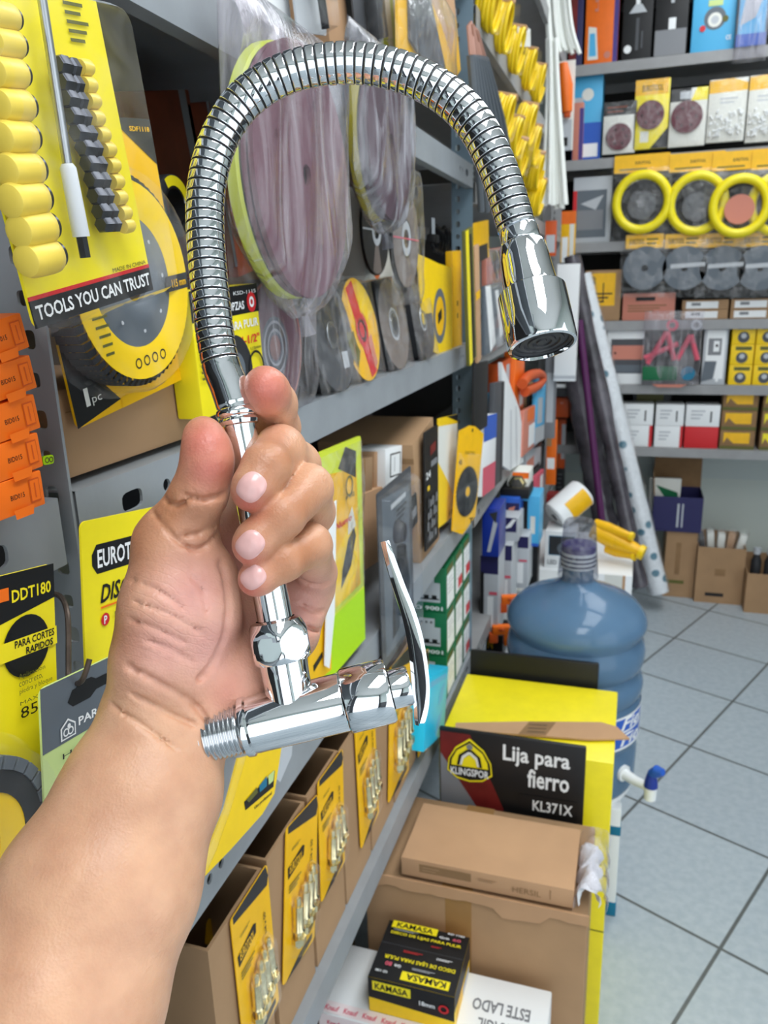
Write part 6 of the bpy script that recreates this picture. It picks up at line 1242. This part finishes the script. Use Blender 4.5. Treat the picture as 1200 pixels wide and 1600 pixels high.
# white carton and the black and yellow box at the bottom
wc = wbox('white_carton', 'white carton with upside down lettering at the bottom edge of the view', 'carton', -.357, -.060, .752, .870, 0, .355, 'white', bev=.002,
  top=[('t', .70, .28, .86, .44, 'FRAGIL', 'grey', dict(rot=180)), ('t', .66, .52, .92, .68, 'ESTE LADO', 'grey', dict(rot=180)), ('r', .0, .02, .56, .17, 'knauf')] + [('t', .02 + .09 * i, .05, .085 + .09 * i, .12, 'Knauf', 'pink') for i in range(6)],
  front=[('r', 0, .93, .56, 1, 'knauf')] + [('t', .04 + .09 * i, .955, .10 + .09 * i, .975, 'Knauf', 'pink') for i in range(6)])
kb = wbox('sanding_disc_box', 'black and yellow box of sanding discs on the white carton', 'box', -.292, -.175, .773, .872, .3553, .413, 'yellow', bev=.001,
  front=[('p', [(0, .42), (1, .30), (1, 1), (0, 1)], 'ink'), ('r', .05, .66, .5, .92, 'lemon'), ('t', .08, .70, .47, .88, 'KAMASA', 'ink'), ('t', .60, .55, .78, .68, '18mm', 'white'), ('c', .88, .6, .06, 'red', .035)],
  top=[('r', 0, 0, 1, 1, 'ink'), ('r', 0, .595, 1, .602, 'dgrey'), ('p', [(.36, .06), (.92, .06), (.92, .20), (.36, .20)], 'lemon'), ('t', .42, .08, .88, .18, 'KAMASA', 'ink', dict(rot=180)), ('t', .10, .34, .94, .42, 'DISCO DE LIJAS PARA PULIR', 'lemon', dict(rot=180)), ('ln', .46, .24, .8, .28, 2, 'lgrey'), ('t', .14, .22, .22, .29, '80', 'pink', dict(rot=180)), ('t', .25, .22, .33, .27, 'Grit', 'white', dict(rot=180)), ('t', .06, .09, .2, .13, 'KD 1180', 'white', dict(rot=180)), ('ln', .3, .48, .6, .52, 2, 'red'), ('ln', .7, .47, .94, .51, 2, 'white'),
   ('p', [(.06, .86), (.62, .86), (.62, .985), (.06, .985)], 'lemon'), ('t', .12, .875, .57, .965, 'KAMASA', 'ink'), ('t', .08, .73, .94, .79, 'DISCO DE LIJAS PARA PULIR', 'lemon'), ('ln', .1, .81, .5, .84, 2, 'lgrey'), ('t', .82, .83, .92, .88, '60', 'pink'), ('t', .66, .83, .78, .87, 'Grit', 'white'), ('t', .75, .92, .95, .955, 'KD 1160', 'white'), ('ln', .6, .64, .76, .67, 2, 'red')],
  right=[('p', [(0, .55), (1, .40), (1, 1), (0, 1)], 'ink'), ('p', [(.1, .1), (.45, .1), (.6, .5), (.2, .5)], 'amber'), ('r', .5, .1, .9, .34, 'lgrey')])
# a dark plank and crates under the lower shelf keep to the shade
wbox('cardboard_box', 'dark cardboard box in the shade under the lowest shelf, lower left', 'box', -.60, -.39, .60, .98, 0, .34, 'card_dark')
# ---------------------------------------------------------------- water bottle on its stand
mat('bottle_blue', (104, 138, 170), .16, spec=.6, coat=.3, noise=.06, nscale=9)
bp_ = MATS['bottle_blue'].node_tree.nodes['Principled BSDF']; bp_.inputs['Transmission Weight'].default_value = .35; bp_.inputs['IOR'].default_value = 1.2; bp_.inputs['Roughness'].default_value = .22
JX, JY, JZ = -.086, 1.522, .272
jug = thing('water_bottle', 'large blue water bottle with a tap and a cup over its neck', 'bottle', (JX, JY, JZ)); mb = MB(); R = .139
prof = [(0, .006), (.10, .004), (.118, 0), (.131, .008), (R - .006, .02), (R - .005, .085), (R - .010, .10), (R - .010, .108), (R - .004, .118), (R - .003, .195), (R - .008, .203), (R - .002, .214), (R, .232), (R - .004, .245), (R - .011, .253), (R - .012, .262), (R - .004, .272), (R - .001, .282), (R, .300), (R - .003, .318), (R - .010, .330), (R - .008, .338), (R, .350), (R + .001, .360), (R - .003, .374), (R - .015, .390), (.107, .404), (.078, .417), (.05, .428), (.036, .437), (.031, .446), (.030, .470)]
mb.lathe(prof, 'bottle_blue', 56, 'z'); mb.build('bottle_body', jug)
mb = MB(); mb.lathe([(.0305, .438), (.0325, .440), (.0325, .443), (.0305, .445)], 'lgrey', 32, 'z'); mb.lathe([(.0306, .468), (.034, .470), (.034, .500), (.0335, .502)], 'white', 32, 'z'); mb.lathe([(.0335, .502), (.0335, .514), (.031, .517), (0, .517)], 'violet', 32, 'z')
for k in range(3): mb.lathe([(.0343, .474 + .009 * k), (.0343, .478 + .009 * k)], 'navy', 32, 'z')
mb.build('cap', jug, 'violet cap with a white printed band')
mb = MB(); mb.lathe([(.040, .446), (.0385, .47), (.031, .558), (.027, .565), (0, .565)], 'cup', 32, 'z'); mb.build('cup', jug, 'clear upturned cup over the neck')
mb = MB(); lab_r = R - .0022; n = 40
def lab(a0, a1, z0, z1, m, rr): 
    vs = []; fs = []
    for i in range(n + 1):
        a = a0 + (a1 - a0) * i / n; vs += [(rr * math.cos(a), rr * math.sin(a), z0), (rr * math.cos(a), rr * math.sin(a), z1)]
    mb.add(vs, [(2 * i, 2 * i + 2, 2 * i + 3, 2 * i + 1) for i in range(n)], m, True)
lab(-2.6, .35, .121, .194, 'blue', lab_r); lab(-2.6, .35, .121, .126, 'white', lab_r + .0003); lab(-2.6, .35, .157, .161, 'white', lab_r + .0003); lab(-2.6, .35, .189, .194, 'white', lab_r + .0003)
v, fs = text_geo('Fiel', True, True)
for zz_ in (.163, .128):
    for a0 in (-.75, -1.75):
        mb.add([((lab_r + .0006) * math.cos(a0 + a * .62), (lab_r + .0006) * math.sin(a0 + a * .62), zz_ + b * .026) for a, b in v], fs, 'white')
mb.build('label', jug, 'blue label with white lettering')
ta = -.62; td = Vector((math.cos(ta), math.sin(ta), 0)); mb = MB(); p0 = td * (R - .006) + Vector((0, 0, .062))
mb.tube([p0, p0 + td * .006], .017, 'white', 18); mb.tube([p0, p0 + td * .03 + Vector((0, 0, -.003)), p0 + td * .058], [.012, .010, .009], 'white', 14); q = p0 + td * .066; mb.tube([q + Vector((0, 0, .004)), q + Vector((0, 0, -.024))], [.0125, .0115], 'white', 18); mb.build('tap_spout', jug, 'white tap spout')
mb = MB(); mb.tube([q + Vector((0, 0, .004)), q + Vector((0, 0, .016)), q + Vector((0, 0, .034))], [.0135, .0125, .008], 'royal', 18); mb.tube([q + Vector((0, 0, .032)), q + td * .012 + Vector((0, 0, .044)), q + td * .024 + Vector((0, 0, .048))], [.009, .012, .007], 'blue', 12); mb.build('tap_lever', jug, 'blue tap lever')
stand = thing('bottle_stand', 'low white stand with blue collars carrying the blue water bottle', 'stand', (JX, JY, 0))
for sx in (-1, 1):
    for sy in (-1, 1):
        x, y_ = .098 * sx, .088 * sy; mb = MB(); mb.box(x - .013, x + .013, y_ - .013, y_ + .013, .0, .262, 'white', .003); lg = mb.build('leg', stand)
        mb = MB(); mb.box(x - .0145, x + .0145, y_ - .0145, y_ + .0145, 0, .035, 'teal', .003); mb.build('foot', lg, 'blue foot cap'); mb = MB(); mb.box(x - .0142, x + .0142, y_ - .0142, y_ + .0142, .20, .222, 'teal', .002); mb.build('collar', lg, 'blue collar')
mb = MB(); mb.lathe([(.10, .26), (.125, .26), (.128, .266), (.125, .271), (.10, .271), (.10, .26)], 'white', 40, 'z'); mb.box(-.105, .105, -.012, .012, .252, .262, 'white').box(-.012, .012, -.1, .1, .252, .262, 'white'); mb.build('top_ring', stand)
# ---------------------------------------------------------------- white cartons, roller, spouts behind the bottle
wbox('white_carton', 'large white carton behind the water bottle, lowest of the white pile', 'carton', -.36, .028, 2.22, 2.62, 0, .47, 'white', front=[('r', .80, 0, .93, 1, 'offwhite'), ('r', .93, 0, .95, 1, 'card_light')], top=[('t', .5, .3, .7, .36, 'FRAGIL', 'pink', dict(bold=False))])
wbox('white_carton', 'flat white carton on the large one, left of the bottle neck', 'carton', -.37, -.12, 2.16, 2.215, 0, .42, 'offwhite')
wbox('white_carton', 'small white carton in front of the white pile, beside the bottle shoulder', 'carton', -.42, -.22, 1.98, 2.12, 0, .37, 'white')
wbox('lamp_carton', 'small white box with a dark lamp picture left of the upturned cup', 'box', -.225, -.135, 2.24, 2.34, .4703, .585, 'white', front=[('r', .12, .35, .95, .88, 'teal'), ('r', .14, .37, .93, .86, 'charcoal'), ('c', .6, .55, .2, 'slate'), ('t', .1, .1, .4, .22, 'LED', 'grey')])
a, b = onY(866, 808, 2.30), onY(912, 768, 2.36); dv = (b - a).normalized(); rl = thing('paint_roller', 'white paint roller sleeve with a yellow label lying on the white boxes', 'roller', a); Rr = Matrix(frame(Vector(), dv, Vector((0, -1, .2)))); ln_ = (b - a).length; mb = MB().at(Rr)
mb.lathe([(.012, 0), (.040, 0), (.046, .006), (.046, ln_ - .006), (.040, ln_), (0, ln_)], 'white', 32, 'z'); mb.lathe([(.012, 0), (.012, .02), (0, .02)], 'grey', 20, 'z'); mb.build('sleeve', rl)
mb = MB().at(Rr); vs = []; 
for i in range(15):
    an = -.2 + 1.5 * i / 14; vs += [(.0466 * math.cos(an), .0466 * math.sin(an), ln_ * .3), (.0466 * math.cos(an), .0466 * math.sin(an), ln_ * .92)]
mb.add(vs, [(2 * i, 2 * i + 2, 2 * i + 3, 2 * i + 1) for i in range(14)], 'amber', True); mb.build('label', rl, 'yellow label')
for i, (pa, pb, r, lb) in enumerate([((926, 828), (1000, 862), .024, 'upper yellow plastic spout lying on the white carton'), ((948, 856), (990, 868), .016, 'lower yellow plastic spout lying on the white carton'), ((930, 818), (985, 838), .015, 'thin yellow plastic spout at the back of the yellow spouts')]):
    a, b = onY(*pa, 2.34), onY(*pb, 2.30); t = thing('funnel_spout', lb, 'spout', a, group='yellow plastic spouts'); mb = MB(); mb.tube([Vector(), (b - a) * .35, (b - a) * .85, (b - a)], [r, r * 1.2, r * .85, r * .7], 'amber', 14); mb.build('spout_body', t); mb = MB(); mb.tube([(b - a) * .98, (b - a) * 1.08], [r * .95, r * .9], 'yellow', 14); mb.build('collar', t)
# ---------------------------------------------------------------- rolls leaning in the corner
def leaning(name, label, pts, Ya, Yb, ra, m, seed=0, n=26, crumple=.0, cat='roll'):
    a = onY(pts[0][0], pts[0][1], Ya); b = onY(pts[1][0], pts[1][1], Yb); t = thing(name, label, cat, b); rnd = random.Random(seed); P = []; r = []
    for i in range(n + 1):
        s = i / n; P.append((b - b).lerp(a - b, s)); r.append(ra * (1 + crumple * rnd.uniform(-1, 1)))
    mb = MB(); mb.tube(P, r, m, 18); return t, mb, P
def rollmat():
    m = bpy.data.materials.new('patterned_film'); m.use_nodes = True; nt = m.node_tree; N = nt.nodes; Lk = nt.links; p = N['Principled BSDF']; tc = N.new('ShaderNodeTexCoord')
    v = N.new('ShaderNodeTexVoronoi'); v.inputs['Scale'].default_value = 17; Lk.new(tc.outputs['Object'], v.inputs['Vector']); r = N.new('ShaderNodeValToRGB')
    e = r.color_ramp.elements; e[0].position = .22; e[0].color = lin((70, 120, 140)) + (1,); e[1].position = .30; e[1].color = lin((226, 230, 234)) + (1,); Lk.new(v.outputs['Distance'], r.inputs[0]); Lk.new(r.outputs[0], p.inputs['Base Color'])
    p.inputs['Roughness'].default_value = .22; n = N.new('ShaderNodeTexNoise'); n.inputs['Scale'].default_value = 35; Lk.new(tc.outputs['Object'], n.inputs['Vector']); b = N.new('ShaderNodeBump'); b.inputs['Strength'].default_value = .7; b.inputs['Distance'].default_value = .006; Lk.new(n.outputs[0], b.inputs['Height']); Lk.new(b.outputs[0], p.inputs['Normal']); MATS['patterned_film'] = m
rollmat()
mat('dark_film', (84, 80, 86), .2, noise=.5, nscale=14, bump=1., bscale=18, coat=.5)
t, mb, P = leaning('vinyl_roll', 'white patterned roll in film leaning in the back corner, foot on the tiles', ((908, 430), (1030, 925)), 3.19, 3.13, .038, 'patterned_film', 1, crumple=.03); mb.build('roll', t)
mb = MB(); mb.tube(P, [.044 * (1 + .06 * math.sin(2.3 * i)) for i in range(len(P))], 'clear', 16, cap=False); mb.build('film_sleeve', t)
t, mb, P = leaning('film_roll', 'dark film wrapped roll leaning just left of the white patterned roll', ((894, 400), (1000, 915)), 3.10, 3.02, .03, 'dark_film', 2, crumple=.12); mb.build('roll', t)
t, mb, P = leaning('film_roll', 'crumpled dark film roll behind the paint roller', ((896, 560), (962, 905)), 3.17, 3.10, .05, 'dark_film', 3, crumple=.12); mb.build('roll', t)
t, mb, P = leaning('pole', 'thin purple pole leaning between the dark film rolls', ((905, 500), (958, 973)), 2.98, 2.90, .013, 'purple', 4, cat='pole'); mb.build('shaft', t)
# ---------------------------------------------------------------- cartons at the back wall
c1 = open_carton('cardboard_box', 'brown cardboard box carrying the navy box, at the back wall', 'box', .165, .286, 3.285, 3.52, 0, .288, 'card'); mb = MB().at(Matrix.Translation((0, -.1175, 0))); mb.poly([(-.02, .1), (.0, .1), (.0, .24), (-.02, .24)], -.0006, 'card_dark'); mb.poly([(-.05, .06), (.02, .06), (.02, .075), (-.05, .075)], -.0006, 'olive'); mb.build('box_print', c1)
nv = open_carton('navy_box', 'open navy and white box with its lid up, stacked at the back wall', 'box', .105, .295, 3.275, 3.46, .2895, .437, 'navy', flaps=(('y+', .14, 8), ('x-', .10, 4))); mb = MB().at(Matrix.Translation((0, -.0925, 0))); mb.poly([(-.002, .02), (.006, .02), (.006, .12), (-.002, .12)], -.0006, 'lgrey'); mb.poly([(.016, .02), (.022, .02), (.022, .12), (.016, .12)], -.0006, 'lgrey'); mb.build('box_print', nv)
for ch in nv.children:
    if ch.name.startswith('flap'): ch.data.materials.clear(); ch.data.materials.append(MATS['card_dark'])
o = pack('green_bag', 'green and white bag inside the open navy box', 'bag', [(1016, 735), (1060, 760), (1062, 800), (1016, 800)], 'offwhite', [('p', [(.2, .8), (.8, .1), (1, .1), (.9, .6)], 'green')], depth=.02, Y=3.36)
c2 = open_carton('cardboard_box', 'open brown box of clear bagged parts, second on the back floor', 'box', .288, .468, 3.25, 3.50, 0, .240, 'card', flaps=()); mb = MB().at(Matrix.Translation((0, -.125, 0))); mb.poly([(-.05, .03), (.02, .03), (.02, .045), (-.05, .045)], -.0006, 'ink'); mb.poly([(-.02, .12), (.02, .12), (.02, .15), (-.02, .15)], -.0006, 'card_dark'); mb.build('box_print', c2)
rnd = random.Random(5)
for i in range(5):
    x = .315 + .032 * i; t = thing('bagged_part', ['clear bagged dark part at the left of the open brown box', 'second clear bagged part in the open brown box', 'middle clear bagged part in the open brown box', 'fourth clear bagged part in the open brown box', 'clear bagged part at the right of the open brown box'][i], 'part', (x, 3.33 + .02 * (i % 2), .18), (0, .1 * (i - 2), 0), group='bagged parts in the open brown box'); mb = MB(); mb.box(-.014, .014, -.02, .02, 0, .10, ['charcoal', 'offwhite', 'offwhite', 'card_light', 'offwhite'][i], .005); mb.build('part_body', t); mb = MB(); mb.box(-.017, .017, -.023, .023, 0, .115, 'clear', .006); mb.build('bag', t)
c3 = open_carton('cardboard_box', 'low open brown box with dark bottles at the right edge of the back floor', 'box', .47, .70, 3.18, 3.46, 0, .165, 'card', flaps=())
for i in range(3):
    t = thing('dark_bottle', ['left dark capped bottle in the low open box', 'middle dark capped bottle in the low open box', 'right dark capped bottle in the low open box, at the edge of the view'][i], 'bottle', (.515 + .05 * i, 3.30, .01), group='dark bottles in the low open box'); mb = MB(); mb.lathe([(0, 0), (.02, 0), (.02, .17), (.012, .19), (.012, .2)], 'charcoal', 18, 'z'); mb.build('bottle_body', t); mb = MB(); mb.lathe([(.014, .2), (.014, .225), (0, .225)], 'lgrey', 16, 'z'); mb.build('cap', t)
# ---------------------------------------------------------------- stock cartons added to darken the back of the shelves
def filler(label, x0, x1, y0, y1, z, h, m): wbox('filler_carton', label, 'carton', x0, x1, y0, y1, z + .0006, z + h, m, group='stock cartons added to darken the back of the shelves')
filler('dark stock carton added to darken the back of the shelf behind the standing wheels', -.64, -.46, .72, 1.10, LEV[3], .22, 'card_dark')
filler('dark stock carton added to darken the back of the shelf by the power cord', -.64, -.50, 1.12, 1.42, LEV[3], .20, 'charcoal')
filler('dark stock carton added to darken the back of the shelf behind the small cardboard boxes', -.64, -.47, .80, 1.40, LEV[2], .20, 'charcoal')
